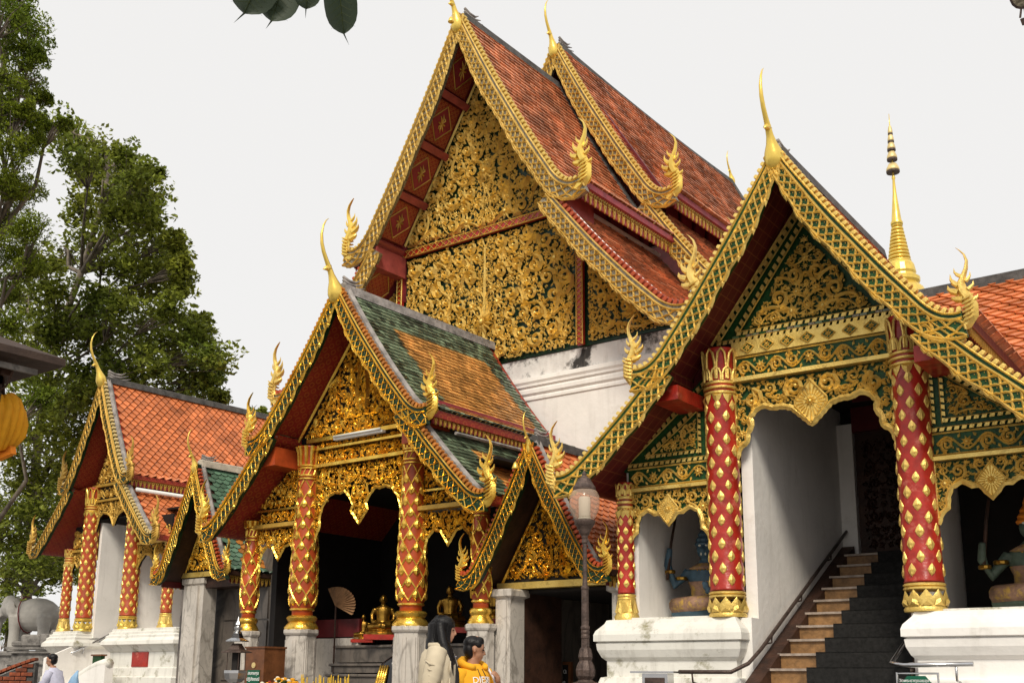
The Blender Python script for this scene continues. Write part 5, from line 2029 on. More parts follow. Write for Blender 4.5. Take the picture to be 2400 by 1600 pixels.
rng = random.Random(5)
pts = [(235, 360, 52), (285, 390, 48), (190, 350, 45), (150, 320, 40), (310, 450, 50), (245, 450, 48), (330, 500, 38), (270, 515, 48), (200, 500, 42), (360, 570, 46), (400, 600, 36),
       (320, 600, 50), (260, 620, 50), (385, 660, 44), (330, 690, 46), (405, 720, 34), (280, 720, 44), (440, 790, 42), (390, 790, 48), (480, 850, 42), (425, 860, 48), (470, 905, 38), (360, 860, 42), (330, 800, 40),
       (390, 920, 40), (440, 940, 40), (300, 880, 44), (160, 600, 42), (130, 690, 38), (60, 690, 40), (210, 820, 44), (150, 800, 46), (250, 930, 44), (180, 930, 48), (120, 900, 50), (60, 860, 46),
       (90, 1010, 52), (160, 1040, 52), (40, 1080, 54), (110, 1130, 54), (170, 1180, 46), (60, 1200, 54), (120, 1260, 50), (30, 1270, 50), (80, 1330, 50), (150, 1330, 40), (20, 960, 46), (200, 1100, 40),
       (15, 1010, 46), (30, 1150, 50), (130, 960, 46), (200, 990, 40), (190, 870, 40), (10, 1210, 46), (160, 1110, 46), (100, 1190, 46), (150, 1260, 44), (60, 1290, 46), (110, 1330, 40), (20, 1340, 44), (100, 760, 40), (180, 740, 40), (30, 800, 40), (270, 860, 40), (485, 830, 26), (490, 900, 22), (470, 790, 30), (455, 760, 24), (425, 690, 26), (428, 620, 22), (415, 570, 24), (350, 470, 26), (345, 420, 24), (300, 370, 28), (500, 930, 20), (330, 430, 46), (225, 560, 44), (360, 750, 44), (500, 880, 26), (420, 640, 26), (300, 480, 40), (350, 640, 40), (230, 690, 40), (90, 610, 36), (240, 780, 40), (310, 960, 40), (200, 400, 40)]
cl = []
for (x, y, r) in pts:
    for k in range(1):
        d = rng.uniform(29.5, 35.5)
        cl.append((at(x + rng.uniform(-12, 12), y + rng.uniform(-12, 12), d), r * d / 2562 * 1.3, 1.15 if y > 900 else 1.0))
tb = at(60, 1380, 37)
tree('broadleaf_tree', 'tall broadleaf tree with open crown rising behind the far pavilion', (tb.x, tb.y, 0),
     [(tb.x, tb.y, -.2), tuple(at(62, 1400, 37)), tuple(at(75, 1180, 36.5)), tuple(at(95, 980, 35)), tuple(at(130, 800, 32.5)), tuple(at(190, 640, 32.5)), tuple(at(240, 480, 32.5)), tuple(at(255, 400, 32.5))],
     .20, cl, 6, 'leaf', .165, 30, .66, tufts=24, spread=(.34, .62))
pts = [(20, 40, 52), (70, 70, 42), (40, 120, 52), (85, 130, 30), (20, 190, 52), (60, 200, 36), (15, 270, 50), (60, 260, 30), (70, 330, 34), (25, 340, 46), (100, 290, 26), (150, 285, 16),
       (20, 430, 50), (60, 450, 36), (20, 520, 50), (70, 540, 42), (25, 600, 46), (60, 630, 40), (20, 680, 44), (-30, 100, 60), (-40, 260, 60), (-40, 420, 60), (-40, 560, 60), (100, 230, 20), (30, 760, 40), (70, 850, 36), (100, 930, 30), (40, 20, 40)]
cl = []
for (x, y, r) in pts:
    d = rng.uniform(25, 27.5)
    cl.append((at(x, y, d), r * d / 2562 * 1.1, 1.5))
tb = at(-60, 1380, 26.5)
tree('fine_leaved_tree', 'bright yellow-green fine-leaved tree cut by the left edge', (tb.x, tb.y, 0),
     [(tb.x, tb.y, -.2), tuple(at(-60, 1300, 26.5)), tuple(at(-55, 900, 26.5)), tuple(at(-40, 600, 26.5)), tuple(at(-10, 300, 26.5)), tuple(at(20, 60, 26.5))], .22, cl, 8, 'leaf_fine', .095, 60, .42, tufts=20, spread=(.3, .5))
cl = []
for (x, y, r) in ((575, 975, 16), (600, 965, 18), (622, 975, 16), (640, 985, 16), (560, 990, 16), (600, 990, 20)):
    cl.append((at(x, y, 62), r * 62 / 2562 * 1.2, 1.2))
tb = at(600, 1000, 62)
tree('distant_tree', 'small distant green treetop showing above the far pavilion ridge', (tb.x, tb.y, 0), [(tb.x, tb.y, -.2), (tb.x, tb.y, 9), (tb.x, tb.y, 14.5)], .3, cl, 9, 'leaf', .22, 40)
cl = []
for (x, y, r) in ((10, 1370, 24), (35, 1350, 22), (20, 1400, 26), (5, 1440, 24), (30, 1440, 22), (12, 1480, 24), (85, 1385, 14), (75, 1370, 12), (40, 1480, 20)):
    cl.append((at(x, y, 40), r * 40 / 2562 * 1.2, 1.2))
tb = at(15, 1500, 40)
tree('shrub', 'pale green flowering shrub behind the white elephant statue', (tb.x, tb.y, 0), [(tb.x, tb.y, -.2), (tb.x, tb.y, 2.5), (tb.x, tb.y, 3.6)], .1, cl, 10, 'leaf_fine', .12, 34)

# ================================================================== bodhi leaves hanging in at the top
BB = thing('bodhi_branch', 'dark heart-shaped bodhi leaves with long tips hanging in at the top', 'branch', at(700, -150, 3.0))
b0 = BB.location.copy()
mb = MB()
mb.tube([at(380, -420, 3.3) - b0, at(560, -190, 3.05) - b0, at(700, -140, 3.0) - b0, at(840, -120, 2.98) - b0], [.016, .010, .007, .003], 6)
mb.build('twig', 'bark', BB)


def bodhi(cx, top, tipx, tipy, tailx, taily, w, d, tilt, stem):
    """blade from the stalk joint (cx, top) to the tip, then a drawn-out tail; photo pixels at distance d"""
    mb = MB()
    n = 14
    L_, R_l = [], []
    ax = Vector((tipx - cx, tipy - top))
    ln = ax.length
    ax.normalize()
    pr = Vector((-ax.y, ax.x))
    prof = [(0, .30), (.06, .66), (.16, .92), (.32, 1.0), (.5, 1.0), (.66, .95), (.79, .82), (.89, .60), (.96, .30), (1.0, .05)]
    rows = []
    for (t_, f) in prof:
        c = Vector((cx, top)) + ax * (ln * t_)
        rows.append((c, f * w * .5))
    tl = Vector((tailx - tipx, taily - tipy))
    for k in range(1, 4):
        rows.append((Vector((tipx, tipy)) + tl * (k / 3), w * .025 * (1 - k / 3.2)))
    vs, fs = [], []
    for i, (c, h) in enumerate(rows):
        for (o_, dz) in ((-1, .012), (-.5, .004), (0, -.004), (.5, .004), (1, .012)):
            q = c + pr * (h * o_)
            vs.append(tuple(at(q.x, q.y, d + tilt * (q.y - top) / 400 + dz * o_ * 2 + dz) - b0))
    for i in range(len(rows) - 1):
        for j in range(4):
            a = i * 5 + j
            fs.append((a, a + 1, a + 6, a + 5))
    mb.add(vs, fs, 0, .45)
    lf = mb.build('leaf', 'leaf_bodhi', BB, smooth=True)
    vn = MB()
    vn.tube([at(cx, top, d - .004) - b0, at((cx + tipx) / 2, (top + tipy) / 2, d + tilt * (tipy - top) / 800 - .006) - b0, at(tipx, tipy, d + tilt * (tipy - top) / 400 - .004) - b0], [.0016, .0012, .0006], 4)
    for k in range(1, 6):
        for sg in (-1, 1):
            c = Vector((cx, top)) + ax * (ln * (.1 + .13 * k))
            e = c + pr * (sg * w * .36) + ax * (ln * .14)
            vn.tube([at(c.x, c.y, d - .005 + tilt * (c.y - top) / 400) - b0, at(e.x, e.y, d - .004 + tilt * (e.y - top) / 400) - b0], [.0007, .0003], 3)
    vn.build('vein', 'leaf_fine', lf)
    sm_ = MB()
    sm_.tube([at(cx, top, d) - b0, at((cx + stem) / 2, top - 30, d) - b0, at(stem, -145, 3.0) - b0], .0022, 5)
    sm_.build('stalk', 'bark', lf)


bodhi(622, -75, 572, 32, 548, 54, 112, 3.0, .1, 590)
bodhi(672, -55, 636, 50, 623, 68, 100, 3.05, -.1, 650)
bodhi(726, -60, 717, 22, 716, 44, 66, 2.95, .1, 715)
bodhi(792, -52, 806, 80, 818, 106, 78, 3.02, .1, 770)

# ================================================================== floodlight at the upper right edge
FL = thing('floodlight', 'dark floodlight on a tall pole at the upper right edge', 'lamp', (at(2760, 1500, 6).x, at(2760, 1500, 6).y, 0))
b0 = FL.location
pc = at(2405, -12, 6.0) - b0
mb = MB()
dirv = (at(2372, 4, 5.9) - at(2420, -6, 6.1)).normalized()
mb.tube([pc - dirv * .04, pc + dirv * .045, pc + dirv * .05], [.055, .072, .072], 16)
hd = mb.build('lamp_head', 'iron', FL, smooth=False)
mb = MB()
mb.tube([pc + dirv * .051, pc + dirv * .053], [.058, .058], 16)
mb.build('lens', 'mirror_glass', hd)
mb = MB()
mb.tube([at(2394, 16, 6) - b0, at(2391, 42, 6) - b0], .006, 6)
mb.tube([at(2396, 44, 6) - b0, at(2399, 56, 6) - b0, at(2420, 54, 6) - b0], .012, 6)
mb.tube([at(2405, 12, 6) - b0, at(2412, 56, 6) - b0], .016, 6)
mb.build('bracket', 'iron', hd)
mb = MB()
z_ = (at(2412, 50, 6)).z
mb.tube([(0, 0, -.05), (0, 0, z_ + .4)], .04, 10)
mb.tube([(0, 0, z_ - .01), at(2412, 54, 6) - b0], .02, 8)
mb.build('pole', 'iron', FL, smooth=True)

# ================================================================== dark eaves with saffron cloth, left edge
KS = thing('wooden_kiosk', 'dark timber kiosk whose brown eave corner juts in at left', 'kiosk', (-12.9, 4.2, 0))
T = at(155, 842, 12.0)
x1, y1, ze = T.x + 12.9, T.y - 4.2, T.z
mb = MB()
x0, y0 = -3.2, -2.2
ap = ((x0 + x1) / 2, (y0 + y1) / 2)
k_ = .30
vs = [(x0, y0, ze), (x1, y0, ze), (x1, y1, ze), (x0, y1, ze), (ap[0] - k_, ap[1] - k_, ze + 1.0), (ap[0] + k_, ap[1] - k_, ze + 1.0), (ap[0] + k_, ap[1] + k_, ze + 1.0), (ap[0] - k_, ap[1] + k_, ze + 1.0)]
vs += [(x_, y_, z_ - .08) for x_, y_, z_ in vs[:4]]
mb.add(vs, [(0, 1, 5, 4), (1, 2, 6, 5), (2, 3, 7, 6), (3, 0, 4, 7), (4, 5, 6, 7), (0, 8, 9, 1), (1, 9, 10, 2), (2, 10, 11, 3), (3, 11, 8, 0), (8, 11, 10, 9)])
mb.build('roof', 'eave_brown', KS)
mb = MB()
mb.box(x1 - .24, x1 - .20, y0 + .2, y1 - .2, ze - .19, ze - .13)
mb.build('gutter_strip', 'stone_grey', KS)
mb = MB()
mb.box(x0 + .4, x1 - .45, y0 + .4, y1 - .45, ze - .60, ze - .14)
mb.build('eave_beam', 'wood_dark', KS)
mb = MB()
for i in range(5):
    xx = x1 - .42 - i * .09
    mb.box(xx - .06, xx + .06, y1 - .52 - i * .05, y1 - .40 - i * .05, ze - .22 - i * .09, ze - .12 - i * .05)
mb.tube([(x1 - .30, y1 - .42, ze - .16), (x1 - .36, y1 - .45, ze - .34), (x1 - .52, y1 - .5, ze - .44)], .012, 5)
mb.build('bracket', 'wood_dark', KS)
for (xx, yy) in ((x1 - .92, y1 - .92), (x0 + .9, y1 - .92), (x1 - .92, y0 + .9), (x0 + .9, y0 + .9)):
    mb_box('post', 'wood_dark', KS, xx - .08, xx + .08, yy - .08, yy + .08, 0, ze - .2)
SC_ = thing('saffron_cloth', 'bundled saffron yellow cloth hanging under the dark eave at left', 'cloth', at(8, 1000, 12.0))
mb = MB()
rings = []
c0 = SC_.location
for i, (y, x, r) in enumerate(((925, 8, .10), (940, 10, .17), (960, 12, .21), (990, 10, .22), (1020, 6, .20), (1042, 2, .15), (1056, 0, .10))):
    q = at(x, y, 12.0) - c0
    rings.append((q.x, q.y, q.z, r, r))
n = 90
vs, fs = [], []
for i, (cx, cy, cz, r, _) in enumerate(rings):
    for j in range(n):
        a = 2 * PI * j / n
        rr = r * (.80 + .30 * abs(math.sin(a * 6 + i * .3 + .8 * math.sin(a * 2))) ** .6 + .10 * math.sin(a * 3 + i * 1.1))
        vs.append((cx + rr * math.cos(a), cy + rr * math.sin(a), cz + .02 * math.sin(a * 3)))
for i in range(len(rings) - 1):
    for j in range(n):
        fs.append((i * n + j, i * n + (j + 1) % n, (i + 1) * n + (j + 1) % n, (i + 1) * n + j))
fs += [tuple(range(n)), tuple((len(rings) - 1) * n + j for j in range(n))]
mb.add(vs, fs)
mb.build('bundle', 'saffron', SC_, smooth=True)
mb = MB()
q = [at(-20, 1046, 12.1) - c0, at(24, 1044, 11.95) - c0, at(26, 1062, 11.9) - c0, at(-10, 1078, 11.9) - c0]
mb.add([tuple(v) for v in q] + [tuple(v + Vector((.02, .05, -.004))) for v in q], [(0, 1, 2, 3), (7, 6, 5, 4), (0, 4, 5, 1), (1, 5, 6, 2), (2, 6, 7, 3), (3, 7, 4, 0)])
mb.build('tail', 'orange_cloth', SC_)
mb = MB()
mb.tube([at(2, 800, 12.2) - c0, at(8, 926, 12) - c0], .02, 6)
mb.build('tie', 'wood_dark', SC_)

# ================================================================== elephant statue, stone balustrade and brick ramp at lower left
EL = thing('elephant_statue', 'white elephant statue with dark red harness on a pedestal at left', 'statue', (-32.9, 18.2, 0), R_(205))
# local x forward (towards image left), y to its left
mb = MB()
ell(mb, (-.35, 0, 2.95), .78, .46, .52)
ell(mb, (.52, 0, 3.18), .36, .33, .36)
ell(mb, (.62, 0, 3.36), .22, .26, .20)
mb.tube([(.78, 0, 3.12), (.95, 0, 2.85), (1.0, 0, 2.5), (.96, 0, 2.2), (.98, 0, 1.95)], [.17, .14, .11, .085, .06], 10)
for (x, y) in ((.20, .25), (.20, -.25), (-.80, .25), (-.80, -.25)):
    mb.tube([(x, y, 2.9), (x, y, 2.4), (x, y, 1.82)], [.22, .17, .18], 10)
for s in (1, -1):
    ell(mb, (.34, s * .36, 3.12), .18, .05, .28)
    mb.tube([(.80, s * .16, 2.92), (.98, s * .2, 2.72), (1.10, s * .2, 2.74)], [.04, .03, .01], 6)
mb.tube([(-1.1, 0, 3.05), (-1.2, 0, 2.7), (-1.18, 0, 2.4)], [.05, .03, .02], 6)
eo = mb.build('body', 'elephant_white', EL)
fuse(eo, .035, 6)
mb = MB()
for xx, rx in ((-.02, .50),):
    P = []
    for i in range(17):
        a = 2 * PI * i / 16
        P.append((xx + .05 * math.sin(a), rx * .94 * math.cos(a), 2.95 + .56 * math.sin(a)))
    mb.tube(P, .02, 6, caps=False)
mb.tube([(-.9, -.36, 3.22), (-.5, -.47, 3.12), (-.02, -.46, 3.15)], .02, 6)
mb.tube([(-.02, -.47, 3.05), (.2, -.40, 2.92), (.5, -.36, 3.0), (.62, -.24, 3.3)], .02, 6)
mb.build('harness', 'dark_red', EL)
mb = MB()
mb.moulded(-1.25, 1.15, -.55, .55, [(.05, 1.82), (.08, 1.78), (.08, 1.7), (0, 1.66), (0, .2), (.1, .15), (.1, 0)])
mb.build('pedestal', 'stone_grey', EL)
SB = thing('stone_balustrade', 'weathered grey stone balustrade in front of the elephant statue', 'balustrade', (at(95, 1530, 27.5).x, at(95, 1530, 27.5).y, 0), R_(25))
q0 = SB.location
zz = [at(95, y, 27.5).z for y in (1475, 1498, 1515, 1530, 1556)]
for (x0, x1_, dz) in ((-.62, -.40, -.16), (-.36, .12, 0), (.16, .42, .02), (.46, .95, .12)):
    mb = MB()
    mb.moulded(x0, x1_, -.25, .25, [(0, zz[0] + dz - .12), (.03, zz[0] + dz - .16), (.03, zz[2] + .04), (0, zz[2])])
    mb.build('block', 'stone_grey', SB)
for (z0, z1, e) in ((zz[2] - .07, zz[2] - .01, .08), (zz[2] - .16, zz[2] - .10, .03), (zz[4], zz[4] + .08, .06), (-.05, zz[4] - .02, .0)):
    mb_box('course', 'stone_grey', SB, -.7 - e, 1.0 + e, -.3 - e, .3 + e, z0, z1)
mb_box('panel', 'stone_grey', SB, -.64, .94, -.26, .26, zz[4] + .08, zz[2] - .1)
BR = thing('brick_ramp', 'low red brick ramp wall with arched coping at the lower left corner', 'wall', (at(40, 1590, 20).x, at(40, 1590, 20).y, 0), R_(37))
zt = [at(x, y, 20).z for x, y in ((-10, 1590), (40, 1555), (85, 1540))]
bme = bpy.data.meshes.new('brick')
tb_ = MB()
tb_.moulded(-.10, .10, -.05, .05, [(-.006, .032), (0, .026), (0, -.026), (-.006, -.032)])
bme.from_pydata(tb_.v, [], tb_.f)
bme.materials.append(MATS['brick'])


def ramp_top(x):
    return zt[0] + (zt[2] - zt[0]) * min(1, max(0, (x + .55) / .85)) ** .75


core = MB()
core.prism([(-.95, -.05), (.33, -.05), (.33, ramp_top(.33) - .09), (0, ramp_top(0) - .09), (-.3, ramp_top(-.3) - .1), (-.55, ramp_top(-.55) - .1), (-.95, ramp_top(-.95) - .1)], -.035, .10)
core.build('core', 'mortar_dark', BR)
for r in range(17):
    z = .06 + r * .076
    for c in range(7):
        x = -.88 + c * .215 + (.107 if r % 2 else 0)
        if z < ramp_top(x) - .10 and x < .25:
            link('brick', bme, BR, None, Matrix.Translation((x, -.02, z)))
for i in range(15):
    x = -.9 + i * .085
    a = math.atan2(ramp_top(x + .04) - ramp_top(x - .04), .08)
    mt = Matrix.Translation((x, -.01, ramp_top(x) - .03)) @ Matrix.Rotation(-a, 4, 'Y') @ Matrix.Rotation(PI / 2, 4, 'Z') @ Matrix.Scale(.8, 4)
    link('coping_brick', bme, BR, None, mt)

# ================================================================== street lamp
LMP = thing('street_lamp', 'cast iron street lamp with amber glass globe standing before the gable porch', 'street lamp', (-5.283, 7.96, 0))
mb = MB()
mb.lathe([(.17, -.02), (.17, .06), (.14, .12), (.12, .5), (.11, .9), (.10, 1.0), (.118, 1.05), (.12, 1.07), (.07, 1.085), (.055, 1.1), (.075, 1.13), (.08, 1.18), (.07, 1.22), (.05, 1.26), (.06, 1.29), (.052, 1.33), (.045, 1.36), (.034, 1.37), (.032, 1.44)], 20, flute=.05, nf=10)
mb.build('base', 'iron', LMP, smooth=False)
mb = MB()
mb.lathe([(.032, 1.44), (.038, 1.45), (.038, 1.47), (.034, 1.48), (.038, 1.495), (.038, 1.505), (.034, 1.515), (.04, 1.53), (.04, 1.545), (.033, 1.555), (.031, 1.86), (.036, 1.87), (.036, 1.885), (.024, 1.895), (.019, 2.0), (.019, 2.26), (.027, 2.27), (.027, 2.295), (.022, 2.30), (.027, 2.315), (.03, 2.33)], 16)
mb.build('pole', 'iron', LMP, smooth=False)
mb = MB()
mb.lathe([(.03, 2.33), (.045, 2.35), (.06, 2.39), (.085, 2.43), (.092, 2.45), (.092, 2.465), (.075, 2.468)], 20)
mb.lathe([(.088, 2.735), (.10, 2.74), (.10, 2.76), (.085, 2.78), (.075, 2.80), (.065, 2.81), (.055, 2.835), (.03, 2.85), (.02, 2.865), (.022, 2.88), (.012, 2.895), (.002, 2.915)], 20, flute=.03, nf=12)
mb.tube([(0, .078, 2.46), (0, .078, 2.74)], .004, 4)
hd = mb.build('lamp_head', 'iron', LMP, smooth=False)
mb = MB()
mb.lathe([(.075, 2.468), (.10, 2.50), (.128, 2.56), (.137, 2.62), (.132, 2.68), (.11, 2.725), (.09, 2.738)], 24)
mb.build('globe', 'lamp_glass', hd, smooth=True)
mb = MB()
mb.lathe([(.05, 2.49), (.052, 2.50), (.052, 2.655), (.045, 2.675), (.01, 2.68)], 18)
mb.lathe([(.055, 2.47), (.058, 2.48), (.055, 2.49)], 18)
mb.build('diffuser', 'lamp_white', hd, smooth=True)

# ================================================================== steel pagoda lantern
LN = thing('pagoda_lantern', 'small steel pagoda-shaped lantern on a post left of the shrine', 'lantern', (-11.444, 9.187, 0), R_(20))
mb = MB()
mb.lathe([(.03, 0), (.03, 1.02)], 10)
mb.lathe([(.03, 1.02), (.09, 1.04), (.13, 1.08), (.145, 1.15), (.145, 1.185), (.12, 1.19)], 8)
mb.build('post', 'steel', LN)
mb = MB()
mb.lathe([(.055, 1.185), (.055, 1.41)], 4, a0=PI / 4)
mb.build('lamp_box', 'near_black', LN)
mb = MB()
for i in range(4):
    a = PI / 4 + i * PI / 2
    mb.tube([(.115 * math.cos(a), .115 * math.sin(a), 1.18), (.115 * math.cos(a), .115 * math.sin(a), 1.42)], .006, 5)
mb.build('rail', 'iron', LN)
for (z, r, h) in ((1.405, .20, .09), (1.545, .15, .10)):
    mb = MB()
    mb.lathe([(r, z), (r * .98, z + .012), (r * .55, z + h * .45), (r * .38, z + h), (r * .3, z + h * 1.3)], 4, a0=PI / 4)
    mb.build('roof_tier', 'steel' if z > 1.5 else 'iron', LN)
mb = MB()
mb.lathe([(.05, 1.65), (.03, 1.68), (.05, 1.70), (.055, 1.72), (.03, 1.74), (.04, 1.76), (.02, 1.80), (.004, 1.86)], 8)
mb.build('finial', 'steel', LN)

# ================================================================== things in and before the shrine
DB = thing('donation_box', 'brown wooden donation box with green notice left of the shrine column', 'box', (-12.27, 10.50, 0), R_(0))
mb_box('body', 'wood', DB, -.33, .07, -.22, .16, 0, 1.50)
mb_box('lid', 'wood', DB, -.345, .085, -.235, .175, 1.50, 1.525)
nb = mb_box('notice', 'sign_green', DB, -.26, -.005, -.232, -.222, .92, 1.20)
for i, tx_ in enumerate(('สมทบทุน', 'ปฏิสังขรณ์', 'ธาตุ')):
    text_mesh('lettering', tx_, .065, 'white_print', nb, Matrix.Translation((-.13, -.234, 1.155 - i * .082)) @ XZ)
mb = MB()
mb.lathe([(.04, -.004), (.04, .004)], 14)
em = mb.build('emblem', 'gold_pale', DB)
em.matrix_local = Matrix.Translation((-.14, -.228, 1.265)) @ XZ
CT = thing('candle_rack', 'black candle rack with rows of thin yellow candles before the shrine', 'candle rack', (-10.95, 10.25, 0))
for z in (1.035,):
    mb_box('tray', 'iron', CT, -.62, .52, -.16, .16, .97, .995)
mb = MB()
for x in (-.58, .48):
    for y in (-.13, .13):
        mb.tube([(x, y, 0), (x, y, .97)], .012, 6)
mb.build('leg_frame', 'iron', CT)
cm = bpy.data.meshes.new('candle')
tb_ = MB()
tb_.lathe([(.008, 0), (.007, .12), (.002, .135)], 6)
cm.from_pydata(tb_.v, [], tb_.f)
cm.materials.append(MATS['candle'])
rg = random.Random(3)
for i in range(30):
    x = rg.uniform(-.58, .46)
    link('candle', cm, CT, None, Matrix.Translation((x, rg.uniform(-.13, .13), .995)) @ Matrix.Rotation(rg.uniform(-.06, .06), 4, 'Y') @ Matrix.Diagonal((1, 1, rg.uniform(.4, 1.15), 1)))
FW = thing('flower_tray', 'heap of orange marigolds and white blossoms beside the donation box', 'flowers', (at(650, 1590, 13.6).x, at(650, 1590, 13.6).y, 0))
mb_box('stand', 'wood_dark', FW, -.26, .26, -.16, .16, 0, .94)
fm = []
for nm, r in (('marigold', .035), ('petal_white', .026), ('leaf_fine', .03), ('red', .02)):
    tb_ = MB()
    ell(tb_, (0, 0, 0), r, r, r * .75, 8, 5)
    me = bpy.data.meshes.new('blossom')
    me.from_pydata(tb_.v, [], tb_.f)
    me.materials.append(MATS[nm])
    fm.append(me)
for i in range(70):
    x, y = rg.uniform(-.25, .25), rg.uniform(-.14, .14)
    link('blossom', fm[rg.choice((0, 0, 0, 1, 1, 2, 2, 3)) if x > -.05 else rg.choice((0, 0, 0, 0, 1))], FW, None, Matrix.Translation((x, y, .96 + .09 * (1 - (x / .3) ** 2) * rg.uniform(.3, 1) + (.05 if x > .05 else 0))))

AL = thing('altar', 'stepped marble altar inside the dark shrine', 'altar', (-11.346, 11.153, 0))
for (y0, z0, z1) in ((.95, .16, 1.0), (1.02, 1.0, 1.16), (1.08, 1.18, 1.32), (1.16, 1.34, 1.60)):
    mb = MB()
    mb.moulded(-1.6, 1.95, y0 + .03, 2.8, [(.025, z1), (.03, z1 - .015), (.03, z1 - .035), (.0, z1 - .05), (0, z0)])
    mb.build('tier', 'marble_dark', AL)  # darker marble holds the shrine's shade in its colour


def buddha(name, label, loc, s, rz, group='gilded images on the altar', m='gold_dark'):
    t_ = thing(name, label, 'statue', loc, rz, s, group)
    mb = MB()
    # faces -y; legs crossed
    ell(mb, (0, -.02, .09), .36, .20, .085)
    mb.tube([(-.30, -.02, .08), (-.05, -.22, .09), (.2, -.16, .13)], [.09, .085, .06], 10)
    mb.tube([(.30, -.02, .08), (.05, -.22, .08), (-.2, -.14, .08)], [.09, .085, .06], 10)
    loft(mb, [(0, .02, .10, .20, .15), (0, .03, .22, .16, .12), (0, .03, .34, .165, .115), (0, .03, .45, .20, .115), (0, .03, .52, .20, .10), (0, .03, .56, .12, .08), (0, .025, .585, .06, .06), (0, .02, .62, .055, .055)])
    ell(mb, (0, .0, .72), .082, .095, .115)
    ell(mb, (0, -.09, .71), .016, .02, .025)
    for k in (-1, 1):
        ell(mb, (k * .085, .01, .70), .012, .02, .05)
        mb.tube([(k * .19, .03, .50), (k * .255, .03, .36), (k * .24, -.04, .22), (k * .10, -.17, .17), (k * .02, -.2, .17)], [.06, .052, .045, .036, .03], 10)
    ell(mb, (0, -.20, .165), .07, .045, .025)
    o_ = mb.build('figure', m, t_)
    fuse(o_, .014, 2)
    mb = MB()
    mb.lathe([(.42, -.10), (.42, -.07), (.36, -.05), (.36, -.03), (.40, .0), (.38, .02)], 20, sy=.62)
    mb.build('seat', 'gold_dark', t_)
    mb = MB()
    mb.box(-.42, .42, -.26, .26, -.22, -.10)
    mb.build('red_base', 'red', t_)
    return t_


buddha('buddha_image', 'gilded seated monk image in the middle of the shrine opening', (-11.98, 12.40, 1.82), .66, R_(40))
buddha('buddha_image', 'gilded seated image behind the long-haired woman, right bay of the shrine', (-10.62, 12.40, 1.90), .66, R_(35))
buddha('buddha_image', 'dim dark gilded image at the far right inside the shrine', (-10.05, 12.75, 2.02), .6, R_(30))
buddha('buddha_image', 'small gilded image low on the altar left of the seated monk', (-12.55, 12.55, 1.74), .42, R_(35), m='gold_dark')
FN = thing('ceremonial_fan', 'brown pleated ceremonial fan on a stand inside the shrine', 'fan', (-12.90, 12.25, 0))
mb = MB()
vs = [(0, 0, 2.22)]
n = 30
for i in range(n + 1):
    a = -.55 + 2.5 * i / n
    vs.append((.46 * math.cos(a), .012 * (1 if i % 2 else -1), 2.22 + .30 * math.sin(a)))
mb.add(vs, [(0, i + 1, i + 2) for i in range(n)])
mb.build('pleats', 'fan_straw', FN)
mb = MB()
mb.tube([(0, .02, 0), (0, .02, 2.22)], .015, 6)
mb.build('stick', 'wood_dark', FN)
DS = thing('draped_statue', 'black lacquered statue with gilded robe fold half hidden by the marble pedestal', 'statue', (at(915, 1590, 15.6).x, at(915, 1590, 15.6).y, 0), R_(25))
mb = MB()
loft(mb, [(0, 0, 0, .30, .26), (0, 0, .7, .26, .22), (0, 0, 1.0, .22, .18), (.01, 0, 1.2, .19, .15), (.03, 0, 1.30, .17, .13), (.05, 0, 1.37, .10, .09), (.06, 0, 1.41, .05, .05)])
ell(mb, (.08, 0, 1.52), .075, .085, .11)
mb.build('robe', 'lacquer_black', DS, smooth=True)
mb = MB()
for k in range(4):
    x = -.12 + k * .035
    mb.tube([(x + .03, -.165, 1.28), (x, -.20, 1.1), (x - .05, -.235, .85), (x - .06, -.25, .6)], [.012, .026, .03, .03], 6)
mb.build('robe_fold', 'gold_leaf', DS, smooth=True)

# guardian statues in the niches of the entrance pavilion


